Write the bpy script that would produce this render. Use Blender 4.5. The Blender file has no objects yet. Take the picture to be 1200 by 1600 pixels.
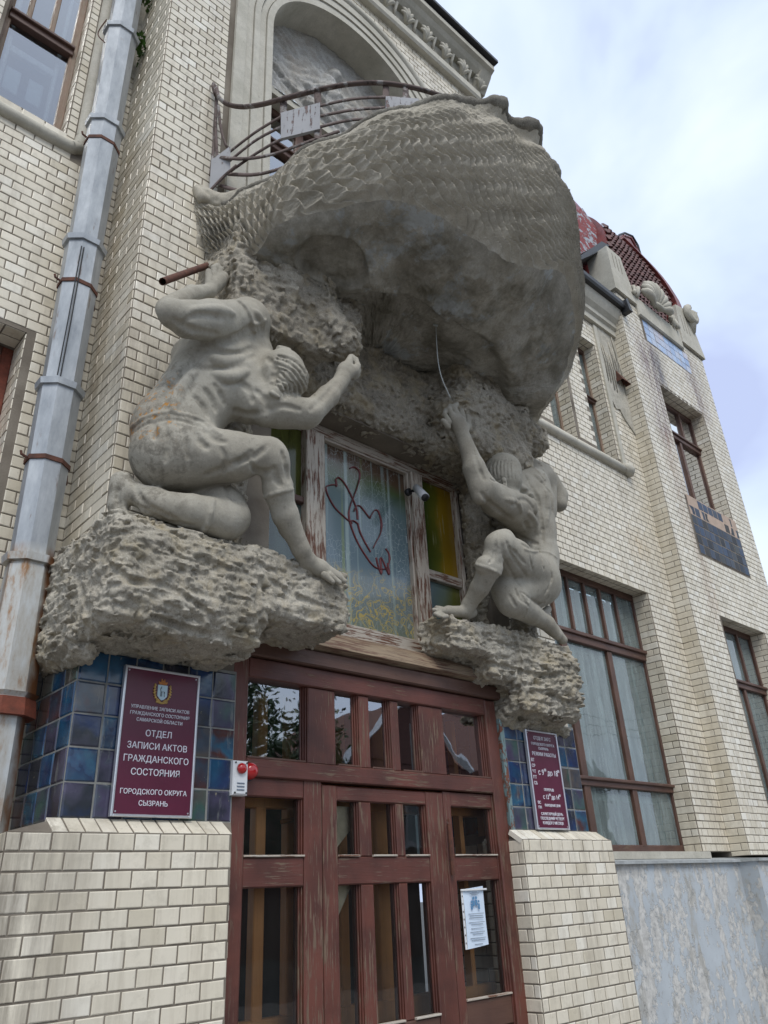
import bpy, bmesh, math, random, time
import numpy as np
from mathutils import Vector, Matrix
try:
    import openvdb as vdb
except ImportError:
    import pyopenvdb as vdb
random.seed(7)
rng = np.random.default_rng(7)
T0 = time.time()
SC = bpy.context.scene
COL = SC.collection

# ---------------------------------------------------------------- camera
YAW, PIT, ROL, FPX = math.radians(43.35631873), math.radians(26.78392607), math.radians(-3.08312755), 1203.512
def _basis():
    cy, sy, cp, sp = math.cos(YAW), math.sin(YAW), math.cos(PIT), math.sin(PIT)
    F = np.array([sy*cp, cy*cp, sp]); Rt = np.array([cy, -sy, 0.]); U = np.cross(Rt, F)
    cr, sr = math.cos(ROL), math.sin(ROL)
    return cr*Rt + sr*U, -sr*Rt + cr*U, F
RT, UP, FW = _basis()
def ray(px, py):
    return RT*((px-600)/FPX) - UP*((py-800)/FPX) + FW
def P(px, py, Y):
    """point of the place that stands at depth Y (metres in front of the lens plane of the facade)"""
    d = ray(px, py); return d*(Y/d[1])
def dep(p): return float(np.dot(p, FW))
def pxm(p): return FPX/dep(p)            # pixels per metre at p
def proj(p):
    z = np.dot(p, FW); return 600+FPX*np.dot(p, RT)/z, 800-FPX*np.dot(p, UP)/z
cam = bpy.data.cameras.new('camera'); co = bpy.data.objects.new('camera', cam); COL.objects.link(co)
m = Matrix.Identity(4)
for i in range(3):
    m[i][0], m[i][1], m[i][2] = RT[i], UP[i], -FW[i]
co.matrix_world = m
cam.sensor_fit = 'VERTICAL'; cam.sensor_height = 36; cam.lens = FPX/1600*36; cam.clip_end = 3000; cam.clip_start = .05
SC.camera = co

# ---------------------------------------------------------------- world, sun, exposure
SUN_EL, SUN_AZ = math.radians(52), math.radians(-28)     # azimuth from -y (street side), towards +x
W = bpy.data.worlds.new('World'); SC.world = W; W.use_nodes = True
nt = W.node_tree; nt.nodes.clear()
o = nt.nodes.new('ShaderNodeOutputWorld'); bg = nt.nodes.new('ShaderNodeBackground')
sky = nt.nodes.new('ShaderNodeTexSky'); sky.sky_type = 'NISHITA'; sky.sun_disc = False
sky.sun_elevation = SUN_EL; sky.sun_rotation = math.radians(180)-SUN_AZ; sky.air_density = 1.0; sky.dust_density = 2.0
tc = nt.nodes.new('ShaderNodeTexCoord')
n1 = nt.nodes.new('ShaderNodeTexNoise'); n1.inputs['Scale'].default_value = 2.3; n1.inputs['Detail'].default_value = 5; n1.inputs['Roughness'].default_value = .5
n1.inputs['Distortion'].default_value = .35
mp = nt.nodes.new('ShaderNodeMapping'); mp.inputs['Scale'].default_value = (1, 1, 1.5); mp.inputs['Location'].default_value = (3.3, .4, 1.9)
rp = nt.nodes.new('ShaderNodeValToRGB')
rp.color_ramp.elements[0].position = .34; rp.color_ramp.elements[0].color = (.46, .53, .76, 1)
rp.color_ramp.elements[1].position = .60; rp.color_ramp.elements[1].color = (.75, .84, .92, 1)
e = rp.color_ramp.elements.new(.45); e.color = (.60, .70, .90, 1)
sc_ = nt.nodes.new('ShaderNodeVectorMath'); sc_.operation = 'SCALE'; sc_.inputs['Scale'].default_value = 10.0
mx = nt.nodes.new('ShaderNodeMix'); mx.data_type = 'RGBA'; mx.inputs[0].default_value = .88
L = nt.links.new
L(tc.outputs['Generated'], mp.inputs[0]); L(mp.outputs[0], n1.inputs['Vector']); L(n1.outputs[0], rp.inputs[0])
L(rp.outputs[0], sc_.inputs[0]); L(sky.outputs[0], mx.inputs[6]); L(sc_.outputs[0], mx.inputs[7])
L(mx.outputs[2], bg.inputs[0]); bg.inputs[1].default_value = .1; L(bg.outputs[0], o.inputs[0])
sl = bpy.data.lights.new('sun', 'SUN'); sl.energy = 1.5; sl.angle = math.radians(25); sl.color = (1, .965, .9)
so = bpy.data.objects.new('sun', sl); COL.objects.link(so)
sd = Vector((math.sin(SUN_AZ)*math.cos(SUN_EL), -math.cos(SUN_AZ)*math.cos(SUN_EL), math.sin(SUN_EL)))
so.rotation_euler = sd.to_track_quat('Z', 'Y').to_euler(); so.location = (0, -20, 30)
SC.view_settings.view_transform = 'Standard'; SC.view_settings.look = 'None'
SC.view_settings.exposure = 0.45; SC.view_settings.gamma = 1
SC.cycles.max_bounces = 7; SC.cycles.transparent_max_bounces = 12; SC.cycles.use_denoising = True

# ---------------------------------------------------------------- material helper
MATS = {}
class NB:
    def __init__(s, name):
        s.m = bpy.data.materials.new(name); s.m.use_nodes = True; s.t = s.m.node_tree; s.t.nodes.clear()
        s.out = s.t.nodes.new('ShaderNodeOutputMaterial'); MATS[name] = s.m
        s.pos = s.n('ShaderNodeNewGeometry').outputs['Position']
    def n(s, t, **k):
        x = s.t.nodes.new(t)
        for a, b in k.items(): setattr(x, a, b)
        return x
    def l(s, a, b): s.t.links.new(a, b)
    def set(s, inp, v):
        if isinstance(v, bpy.types.NodeSocket): s.l(v, inp)
        elif isinstance(v, (tuple, list)) and len(v) == 3 and inp.type == 'RGBA': inp.default_value = (*v, 1)
        else: inp.default_value = v
    def map(s, scale=(1, 1, 1), loc=(0, 0, 0), src=None):
        x = s.n('ShaderNodeMapping'); s.l(src or s.pos, x.inputs[0]); x.inputs['Scale'].default_value = scale; x.inputs['Location'].default_value = loc
        return x.outputs[0]
    def noise(s, scale=5, detail=4, rough=.55, v=None, dist=0):
        x = s.n('ShaderNodeTexNoise'); s.l(v or s.pos, x.inputs['Vector']); x.inputs['Scale'].default_value = scale
        x.inputs['Detail'].default_value = detail; x.inputs['Roughness'].default_value = rough; x.inputs['Distortion'].default_value = dist
        return x.outputs[0]
    def voro(s, scale=5, feature='F1', v=None, out=0, rnd=1):
        x = s.n('ShaderNodeTexVoronoi', feature=feature); s.l(v or s.pos, x.inputs['Vector']); x.inputs['Scale'].default_value = scale
        x.inputs['Randomness'].default_value = rnd
        return x.outputs[out]
    def ramp(s, f, stops, interp='LINEAR'):
        x = s.n('ShaderNodeValToRGB'); s.l(f, x.inputs[0]); cr = x.color_ramp; cr.interpolation = interp
        while len(cr.elements) > len(stops): cr.elements.remove(cr.elements[-1])
        while len(cr.elements) < len(stops): cr.elements.new(.5)
        for e, (p, c) in zip(cr.elements, stops):
            e.position = p; e.color = (*c, 1) if isinstance(c, (tuple, list)) else (c, c, c, 1)
        return x.outputs[0]
    def mix(s, f, a, b, mode='MIX'):
        x = s.n('ShaderNodeMix', data_type='RGBA', blend_type=mode); s.set(x.inputs[0], f); s.set(x.inputs[6], a); s.set(x.inputs[7], b)
        return x.outputs[2]
    def math(s, op, a, b=0., c=None):
        x = s.n('ShaderNodeMath', operation=op); s.set(x.inputs[0], a); s.set(x.inputs[1], b)
        if c is not None: s.set(x.inputs[2], c)
        return x.outputs[0]
    def sep(s, v=None):
        x = s.n('ShaderNodeSeparateXYZ'); s.l(v or s.pos, x.inputs[0]); return x.outputs
    def rand(s):
        a = s.n('ShaderNodeAttribute'); a.attribute_name = 'bv'; oi = s.n('ShaderNodeObjectInfo')
        return s.math('FRACT', s.math('ADD', a.outputs['Fac'], oi.outputs['Random']))
    def bump(s, h, strength=.5, dist=.01, normal=None):
        x = s.n('ShaderNodeBump'); s.l(h, x.inputs['Height']); x.inputs['Strength'].default_value = strength; x.inputs['Distance'].default_value = dist
        if normal is not None: s.l(normal, x.inputs['Normal'])
        return x.outputs[0]
    def bsdf(s, color, rough=.6, normal=None, metal=0., spec=.5, coat=0., **k):
        x = s.n('ShaderNodeBsdfPrincipled'); s.set(x.inputs['Base Color'], color); s.set(x.inputs['Roughness'], rough); s.set(x.inputs['Metallic'], metal)
        s.set(x.inputs['Specular IOR Level'], spec); s.set(x.inputs['Coat Weight'], coat)
        if coat: x.inputs['Coat Roughness'].default_value = .08
        if normal is not None: s.l(normal, x.inputs['Normal'])
        for a, b in k.items(): s.set(x.inputs[a.replace('_', ' ')], b)
        return x.outputs[0]
    def fin(s, sh): s.l(sh, s.out.inputs[0]); return s.m
    def box(s, x0, x1, z0, z1, soft=.15):
        """soft mask of a stain that sits at one place on the wall"""
        X, Y, Z = s.sep()
        def band(v, a, b):
            p = s.n('ShaderNodeMapRange', interpolation_type='SMOOTHSTEP'); s.l(v, p.inputs[0]); p.inputs[1].default_value = a-soft; p.inputs[2].default_value = a+soft
            q = s.n('ShaderNodeMapRange', interpolation_type='SMOOTHSTEP'); s.l(v, q.inputs[0]); q.inputs[1].default_value = b+soft; q.inputs[2].default_value = b-soft
            return s.math('MULTIPLY', p.outputs[0], q.outputs[0])
        return s.math('MULTIPLY', band(X, x0, x1), band(Z, z0, z1))

def mk_brick():
    b = NB('glazed_brick'); r = b.rand()
    base = b.ramp(r, [(0, (.56, .50, .38)), (.08, (.65, .59, .47)), (.4, (.70, .64, .52)), (.8, (.73, .67, .55)), (1, (.79, .75, .65))])
    big = b.noise(1.1, 4, .6)
    base = b.mix(b.ramp(big, [(.42, 0.), (.68, .5)]), base, (.52, .48, .40)); base = b.mix(b.ramp(b.noise(6, 7, .75), [(.52, 0.), (.66, .45)]), base, (.44, .40, .32))
    streak = b.noise(1.0, 7, .7, b.map((9, 9, .8)))
    base = b.mix(b.ramp(streak, [(.48, 0.), (.68, .5)]), base, (.38, .33, .25))
    chip = b.noise(38, 6, .7)
    edge = b.ramp(chip, [(.70, 0.), (.74, .8)])
    base = b.mix(edge, base, (.32, .28, .22))
    craz = b.ramp(b.voro(26, 'DISTANCE_TO_EDGE', b.map((1, 1, 1))), [(.0, .12), (.014, 0.)])
    base = b.mix(craz, base, (.4, .36, .28))
    # rust and soot runs below the attic tiles and window of the corner bay, rusty patch beside the lower window
    rustn = b.noise(3.2, 6, .7, b.map((4, 4, .5)))
    for (x0, x1, z0, z1, col, a) in ((-1., 1.4, -1.6, 1.75, (.24, .21, .165), .85), (9.2, 9.75, 5.6, 7.6, (.20, .13, .12), .95), (9.55, 9.95, 6.6, 7.4, (.10, .085, .085), .9), (10.75, 11.2, 6.6, 7.9, (.16, .09, .08), .8), (9.3, 9.6, 4.2, 5.8, (.30, .17, .10), .7),
                                     (9.45, 9.65, 2.9, 4.2, (.30, .16, .08), .7), (8.15, 8.5, 3.6, 4.0, (.50, .33, .12), .6), (1.3, 1.4, 2.8, 4.9, (.25, .17, .10), .8), (1.4, 2., 2.3, 3.1, (.2, .18, .15), .8)):
        k = b.math('MULTIPLY', b.box(x0, x1, z0, z1, .22), b.ramp(rustn, [(.36, 0.), (.62, a)]))
        base = b.mix(k, base, col)
    rough = b.ramp(b.noise(14, 4), [(.35, .26), (.7, .5)])
    nrm = b.bump(b.math('ADD', b.noise(7, 2), b.math('MULTIPLY', edge, -.6)), .35, .004)
    return b.fin(b.bsdf(base, rough, nrm, spec=.5))
def mk_mortar():
    b = NB('mortar'); c = b.ramp(b.noise(3, 5), [(.3, (.11, .09, .07)), (.7, (.24, .21, .17))])
    return b.fin(b.bsdf(c, .95, b.bump(b.noise(90, 3), .6, .004)))
def stone(name, c1, c2, c3, s=1.0, bump=.5, lich=False, blot=False, pit=False, speck=1.):
    b = NB(name)
    n = b.noise(2.2*s, 8, .6); n2 = b.noise(11*s, 8, .7); n3 = b.noise(85*s, 4, .75)
    c = b.ramp(n, [(.3, c1), (.5, c2), (.72, c3)])
    c = b.mix(b.ramp(n2, [(.4, 0.), (.62, .22+.33*speck)]), c, tuple(v*.62 for v in c2))
    c = b.mix(b.ramp(n3, [(.36, .55*speck), (.47, 0.)]), c, tuple(v*.45 for v in c2)); c = b.mix(b.ramp(n3, [(.55, 0.), (.70, .6*max(speck, .35))]), c, tuple(min(1, v*1.35) for v in c3))
    c = b.mix(b.ramp(b.noise(34*s, 4, .6), [(.62, 0.), (.68, .6*max(speck, .4))]), c, tuple(v*.45 for v in c1))
    if lich:
        k = b.math('MULTIPLY', b.box(1.1, 1.62, 1.75, 2.75, .10), b.ramp(b.noise(16, 7, .75), [(.47, 0.), (.60, .62)])); c = b.mix(k, c, (.13, .115, .09))
        k = b.math('MULTIPLY', b.box(1.22, 1.50, 2.15, 2.65, .05), b.ramp(b.noise(30, 4, .6), [(.57, 0.), (.62, .9)])); c = b.mix(k, c, (.42, .20, .04))
        k = b.math('MULTIPLY', b.box(1.15, 1.38, 2.2, 2.6, .07), b.ramp(b.noise(9, 5, .6), [(.42, 0.), (.6, .7)])); c = b.mix(k, c, (.22, .12, .065))
    if blot:
        c = b.mix(b.ramp(b.noise(3.4, 9, .74, dist=.3), [(.56, 0.), (.60, .75)]), c, (.38, .40, .40))
        c = b.mix(b.ramp(b.noise(3.1, 6, .6, b.map((1, 1, 1), (5, 2, 1))), [(.45, 0.), (.66, .75)]), c, (.11, .098, .068))
    h = b.math('ADD', b.math('MULTIPLY', n2, .6), b.math('MULTIPLY', n3, .5))
    if pit:
        v = b.voro(26, 'SMOOTH_F1', b.map((1, 1, 1.3))); h = b.math('ADD', h, b.math('MULTIPLY', v, 1.2))
        c = b.mix(b.ramp(b.noise(5.5, 6, .7, b.map((1, 1, 1), (3, 0, 7))), [(.5, 0.), (.68, .55)]), c, (.36, .29, .17))
    return b.fin(b.bsdf(c, .92, b.bump(h, bump, .012), spec=.25))
def wood(name, paint, paint2, bare, thr=.55, vert=True, light=None):
    b = NB(name); sc_ = (22, 22, 2.6) if vert else (2.6, 22, 22)
    fine = (120, 120, 5.0) if vert else (5.0, 120, 120)
    n = b.math('ADD', b.math('MULTIPLY', b.noise(2.2, 8, .72, b.map(sc_)), .62), b.math('MULTIPLY', b.noise(2.3, 4, .6), .38)); g = b.noise(1.0, 5, .6, b.map(fine))
    c = b.ramp(b.noise(4, 5), [(.35, paint), (.65, paint2)])
    k = b.ramp(b.math('ADD', b.math('MULTIPLY', n, .65), b.math('MULTIPLY', g, .35)), [(thr, 0.), (thr+.035, 1.)])
    c = b.mix(k, c, b.ramp(g, [(.35, tuple(v*.55 for v in bare)), (.65, bare)]))
    if light is not None:
        k2 = b.ramp(b.noise(3.1, 6, .7, b.map(tuple(v*.9 for v in sc_), (4, 2, 3))), [(.60, 0.), (.64, .9)]); c = b.mix(k2, c, light)
    c = b.mix(b.ramp(g, [(.55, 0.), (.8, .5)]), c, tuple(v*.4 for v in paint))
    h = b.math('SUBTRACT', g, b.math('MULTIPLY', k, .9))
    return b.fin(b.bsdf(c, b.ramp(n, [(.4, .42), (.7, .75)]), b.bump(h, .5, .003)))
def glass(name, tint=(1, 1, 1), milk=0., milkc=(.5, .6, .6), refl=1.0, rough=.015, pat=None):
    b = NB(name)
    tr = b.n('ShaderNodeBsdfTransparent'); tr.inputs[0].default_value = (*tint, 1)
    gl = b.n('ShaderNodeBsdfGlossy'); gl.inputs[0].default_value = (.95, .97, 1, 1); gl.inputs['Roughness'].default_value = rough
    wav = b.bump(b.noise(2.2, 2), .12, .02); b.l(wav, gl.inputs['Normal'])
    fr = b.n('ShaderNodeFresnel'); fr.inputs[0].default_value = 1.55
    m1 = b.n('ShaderNodeMixShader')
    if milk:
        df = b.n('ShaderNodeBsdfDiffuse'); b.set(df.inputs[0], milkc)
        milk_mix = b.ramp(b.noise(3, 6, .65, b.map((6, 6, .9))), [(.3, milk*.6), (.75, min(1, milk*1.5))])
        b.l(milk_mix, m1.inputs[0]); b.l(tr.outputs[0], m1.inputs[1]); b.l(df.outputs[0], m1.inputs[2]); base = m1.outputs[0]
    else: base = tr.outputs[0]
    m2 = b.n('ShaderNodeMixShader'); b.l(b.math('MINIMUM', b.math('MULTIPLY', fr.outputs[0], refl), 1.0), m2.inputs[0]); b.l(base, m2.inputs[1]); b.l(gl.outputs[0], m2.inputs[2])
    return b.fin(m2.outputs[0])
def leaded():
    b = NB('cracked_painted_glass'); X, Y, Z = b.sep()
    g = b.n('ShaderNodeMapRange'); b.l(Z, g.inputs[0]); g.inputs[1].default_value = 1.6; g.inputs[2].default_value = 3.15
    zz = b.math('ADD', g.outputs[0], b.math('MULTIPLY', b.math('SUBTRACT', b.noise(3, 4), .5), .16))
    c = b.ramp(zz, [(0, (.13, .17, .12)), (.18, (.14, .19, .23)), (.45, (.13, .19, .22)), (.72, (.11, .17, .17)), (.82, (.085, .12, .05)), (.9, (.10, .06, .035)), (1, (.06, .035, .022))])
    st = b.noise(1, 4, .6, b.map((16, 1, .35)))
    c = b.mix(b.ramp(st, [(.55, 0.), (.66, .7)]), c, (.36, .46, .44))
    c = b.mix(b.ramp(b.noise(1, 2, .5, b.map((12, 1, .25), (2.3, 0, 0))), [(.60, 0.), (.66, .6)]), c, (.22, .28, .10))
    cr = b.ramp(b.voro(30, 'DISTANCE_TO_EDGE', b.map((1, 1, .7))), [(0, .65), (.03, 0.)])
    cr2 = b.math('MULTIPLY', cr, b.ramp(b.noise(2.5, 3), [(.42, 0.), (.55, 1.)]))
    c = b.mix(cr2, c, (.50, .56, .55))
    low = b.n('ShaderNodeMapRange'); b.l(Z, low.inputs[0]); low.inputs[1].default_value = 2.17; low.inputs[2].default_value = 2.05
    pat = b.voro(9, 'DISTANCE_TO_EDGE', b.map((1, 1, 1))); pat2 = b.noise(9, 1, .3, dist=1.4)
    w = b.ramp(pat2, [(.44, 0.), (.455, 1.), (.475, 1.), (.49, 0.), (.53, 0.), (.545, 1.), (.565, 1.), (.58, 0.)])
    k = b.math('MULTIPLY', w, low.outputs[0]); c = b.mix(b.math('MULTIPLY', low.outputs[0], .35), c, (.2, .2, .12)); c = b.mix(k, c, (.42, .33, .11))
    dots = b.math('MULTIPLY', b.ramp(b.voro(48), [(.16, 1.), (.24, 0.)]), low.outputs[0]); c = b.mix(b.math('MULTIPLY', dots, .7), c, (.22, .19, .09))
    return b.fin(b.bsdf(c, .22, b.bump(b.math('ADD', cr2, st), .3, .004), spec=.6, coat=.4))
def mk_tile():
    b = NB('glazed_tile'); r = b.rand(); n = b.noise(9, 4, .55); n2 = b.noise(3.5, 4)
    hue = b.ramp(b.math('FRACT', b.math('ADD', r, b.math('MULTIPLY', n2, .75))), [(0, (.010, .028, .08)), (.13, (.018, .10, .19)), (.25, (.02, .04, .12)), (.36, (.02, .024, .032)), (.48, (.07, .06, .11)), (.6, (.05, .11, .09)), (.7, (.12, .10, .085)), (.79, (.05, .07, .10)), (.88, (.10, .03, .02)), (.94, (.03, .12, .20)), (1, (.02, .05, .12))])
    c = b.mix(b.ramp(n, [(.35, 0.), (.75, .6)]), hue, (.015, .018, .03))
    c = b.mix(b.ramp(b.noise(2.8, 7, .7, b.map((5, 5, .8))), [(.60, 0.), (.70, .6)]), c, (.26, .27, .24))
    c = b.mix(b.ramp(b.noise(24, 6, .7), [(.66, 0.), (.70, .6)]), c, (.34, .30, .20))
    return b.fin(b.bsdf(c, b.ramp(n2, [(.35, .10), (.7, .28)]), b.bump(b.noise(16, 2), .25, .004), spec=.5, coat=.35))
def simple(name, c, rough=.6, metal=0., var=.15, bumpv=.15, scale=12, c2=None, **k):
    b = NB(name); c2 = c2 or tuple(v*(1-var*2) for v in c)
    col = b.ramp(b.noise(scale, 6, .65), [(.35, c2), (.65, c)])
    return b.fin(b.bsdf(col, rough, b.bump(b.noise(scale*5, 3), bumpv, .003), metal, **k))
def zinc():
    b = NB('galvanised_zinc'); n = b.noise(5, 7, .7, b.map((2, 2, .6)))
    c = b.ramp(n, [(.3, (.24, .26, .28)), (.55, (.37, .39, .41)), (.75, (.50, .52, .53))])
    c = b.mix(b.ramp(b.noise(2.5, 7, .7, b.map((7, 7, 1), (1, 3, 2))), [(.62, 0.), (.68, .7)]), c, (.16, .10, .065))
    X, Y, Z = b.sep(); lo = b.n('ShaderNodeMapRange'); b.l(Z, lo.inputs[0]); lo.inputs[1].default_value = 1.78; lo.inputs[2].default_value = 1.70
    old = b.ramp(b.noise(4, 7, .68, b.map((3, 3, .9))), [(.38, (.30, .16, .07)), (.5, (.44, .42, .38)), (.66, (.54, .56, .56))])
    edge = b.n('ShaderNodeMapRange'); b.l(b.math('ADD', X, b.math('MULTIPLY', b.noise(6, 4), .12)), edge.inputs[0]); edge.inputs[1].default_value = 1.29; edge.inputs[2].default_value = 1.33
    old = b.mix(edge.outputs[0], old, (.20, .085, .035))
    c = b.mix(lo.outputs[0], c, old)
    return b.fin(b.bsdf(c, .42, b.bump(b.noise(9, 4), .2, .006), .35))
def rust(name='rust', c1=(.13, .05, .03), c2=(.05, .025, .02)):
    b = NB(name); c = b.ramp(b.noise(16, 7, .7), [(.3, c2), (.6, c1), (.8, tuple(min(1, v*1.7) for v in c1))])
    return b.fin(b.bsdf(c, .8, b.bump(b.noise(70, 4), .5, .003), .2))
def peel(name, top, under, third=None, thr=.5, vsc=(2, 2, 1)):
    b = NB(name); n = b.noise(2.6, 8, .72, b.map(vsc)); n2 = b.noise(14, 7, .7)
    f = b.math('ADD', b.math('MULTIPLY', n, .7), b.math('MULTIPLY', n2, .3)); k = b.ramp(f, [(thr, 0.), (thr+.012, 1.)])
    c = b.mix(k, b.ramp(b.noise(3, 5), [(.35, tuple(v*.85 for v in top)), (.65, top)]), b.ramp(n2, [(.4, tuple(v*.7 for v in under)), (.6, under)]))
    if third is not None: c = b.mix(b.ramp(b.noise(1.7, 8, .7, b.map(vsc, (3, 1, 2))), [(.55, 0.), (.62, .85)]), c, third)
    cr = b.ramp(b.voro(5.5, 'DISTANCE_TO_EDGE', b.map((1, 1, .7))), [(0, .5), (.012, 0.)]); c = b.mix(b.math('MULTIPLY', cr, k), c, tuple(v*.4 for v in top))
    return b.fin(b.bsdf(c, .8, b.bump(b.math('SUBTRACT', b.math('MULTIPLY', n2, .3), k), .7, .006)))

M_BRICK, M_MORT = mk_brick(), mk_mortar()
M_STAT = stone('grey_cement', (.25, .225, .18), (.35, .325, .27), (.41, .39, .335), 1.0, .45, lich=True, speck=.3)
M_ROCK = stone('pitted_stone', (.25, .225, .175), (.40, .365, .30), (.53, .495, .42), 1.3, 1.0, pit=True)
M_SHELL = stone('shell_cement', (.28, .255, .205), (.42, .385, .315), (.50, .465, .395), 1.2, .5, speck=.4)
M_UNDER = stone('stained_cement', (.25, .23, .19), (.37, .345, .29), (.46, .435, .38), .8, .8, blot=True, speck=.5)
M_DARKROCK = stone('rough_cement', (.22, .195, .15), (.35, .315, .255), (.45, .415, .345), 1.5, 1.0, pit=True)
M_STUC = stone('cast_stone', (.40, .38, .315), (.50, .475, .405), (.58, .555, .485), .9, .35, speck=.3)
M_PLAST = stone('rough_plaster', (.36, .34, .28), (.47, .44, .37), (.56, .53, .46), 1.6, .9)
M_REL = stone('relief_plaster', (.33, .27, .21), (.44, .42, .38), (.50, .50, .49), 1.5, .8)
M_BLUE = peel('peeling_blue_plaster', (.46, .50, .53), (.58, .57, .54), (.36, .35, .32), .50, (2.2, 2.2, 1.0))
M_WRED = wood('red_painted_wood', (.072, .024, .017), (.135, .043, .029), (.18, .12, .08), .53)
M_WREDH = wood('red_painted_wood_rail', (.072, .024, .017), (.13, .041, .029), (.18, .12, .08), .54, False)
M_WOLD = wood('flaking_white_wood', (.52, .48, .41), (.46, .40, .33), (.18, .075, .042), .50, True)
M_WOLDH = wood('flaking_white_wood_rail', (.48, .44, .38), (.42, .36, .30), (.17, .072, .04), .50, False)
M_WBR = wood('brown_wood', (.075, .036, .024), (.12, .06, .04), (.22, .15, .09), .58)
M_WBRH = wood('brown_wood_rail', (.075, .036, .026), (.11, .055, .038), (.20, .14, .09), .58, False)
M_WTAN = wood('weathered_tan_wood', (.17, .10, .06), (.22, .14, .09), (.26, .19, .13), .5)
M_WOR = wood('varnished_wood', (.50, .21, .06), (.62, .28, .09), (.3, .12, .04), .66)
M_WWH = simple('white_frame', (.52, .57, .56), .5)
M_GL = glass('window_glass', (.93, .97, .96), refl=4.5)
M_GLD = glass('door_glass', (.95, .97, .96), milk=.015, milkc=(.4, .42, .4), refl=1.15)
M_GLT = glass('transom_glass', (.8, .85, .85), refl=6.5)
M_GLM = glass('milky_glass', (.62, .76, .75), milk=.34, milkc=(.40, .49, .48), refl=1.3)  # milky reflection put into the pane colour as a pale diffuse share
M_GLG = glass('olive_glass', (.16, .19, .05), milk=.5, milkc=(.13, .14, .035), refl=.8, rough=.08)
M_GLY = glass('amber_glass', (.5, .34, .02), milk=.5, milkc=(.22, .14, .008), refl=.7, rough=.1)
M_GLB = glass('pale_blue_glass', (.45, .6, .6), milk=.35, milkc=(.16, .22, .20), refl=1.3)
M_LEAD = leaded(); M_TILE = mk_tile(); M_ZINC = zinc(); M_RUST = rust(); M_RUSTR = rust('red_oxide_paint', (.22, .06, .035), (.10, .035, .022))
M_IRON = peel('flaking_iron', (.12, .085, .075), (.065, .045, .038), (.30, .29, .28), .55, (6, 6, 6))
M_GROUT = simple('pale_grout', (.26, .26, .24), .8, var=.2, bumpv=.4)
M_PLATE = peel('scratched_grey_plate', (.34, .34, .35), (.15, .10, .09), None, .56, (14, 14, 1.5))
M_SIGN = simple('burgundy_sign', (.105, .014, .038), .28, var=.06, bumpv=.02)
M_SILV = simple('aluminium_trim', (.62, .63, .66), .3, .7, .05, .02)
M_LET = simple('white_lettering', (.72, .72, .78), .5, var=.02, bumpv=0)
M_WHITE = simple('white_plastic', (.72, .73, .74), .4, var=.04, bumpv=.02)
M_PAPER = simple('paper', (.62, .72, .84), .7, var=.03, bumpv=.05)
M_BLUEPR = simple('blue_print', (.10, .24, .42), .7, var=.05, bumpv=0)
M_INK = simple('grey_print', (.18, .22, .28), .7, var=.05, bumpv=0)
M_GOLD = simple('gold_print', (.62, .40, .12), .4, var=.2, bumpv=0, scale=60)
M_SHIELD = simple('pale_blue_print', (.50, .66, .74), .4, var=.03, bumpv=0)
M_REDP = simple('red_plastic', (.45, .012, .014), .15, var=.1, bumpv=.02, coat=.5)
M_REDD = simple('red_paint_line', (.20, .045, .05), .5, var=.2, bumpv=.1)
M_BLACK = simple('black_metal', (.022, .022, .024), .45, var=.1, bumpv=.05)
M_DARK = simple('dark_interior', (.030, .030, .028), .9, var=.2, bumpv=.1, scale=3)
M_CURT = simple('pale_curtain', (.42, .50, .52), .9, var=.12, bumpv=.1, scale=3)
M_GREENC = simple('teal_curtain', (.08, .22, .17), .9, var=.2, bumpv=.1, scale=5)
M_ROOF = simple('red_roof_tile', (.11, .030, .025), .6, var=.3, bumpv=.3, scale=7)
M_RMET = peel('peeling_red_sheet', (.24, .055, .055), (.40, .44, .48), (.26, .06, .06), .52, (1.2, 1.2, 1.6))
M_REDSH = simple('red_sheet_metal', (.22, .05, .045), .4, var=.2, bumpv=.2, scale=5)
M_LEAF = simple('green_leaf', (.07, .17, .02), .55, var=.3, bumpv=.1)
M_LEAF2 = simple('tree_leaf', (.04, .085, .02), .6, var=.3, bumpv=.1)
M_BARK = simple('bark', (.09, .065, .045), .9, var=.3, bumpv=.6)
M_ASPH = simple('asphalt', (.075, .073, .07), .9, var=.2, bumpv=.6, scale=20)
M_PAVE = simple('paving', (.24, .23, .215), .9, var=.15, bumpv=.4, scale=9)
M_FARB = simple('dark_red_brick', (.11, .045, .035), .85, var=.2, bumpv=.3, scale=30)
M_TERRA = simple('bare_terracotta', (.50, .38, .30), .9, var=.12, bumpv=.4)
M_WIRE = simple('pale_wire', (.40, .42, .40), .5, var=.05, bumpv=0)

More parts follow.
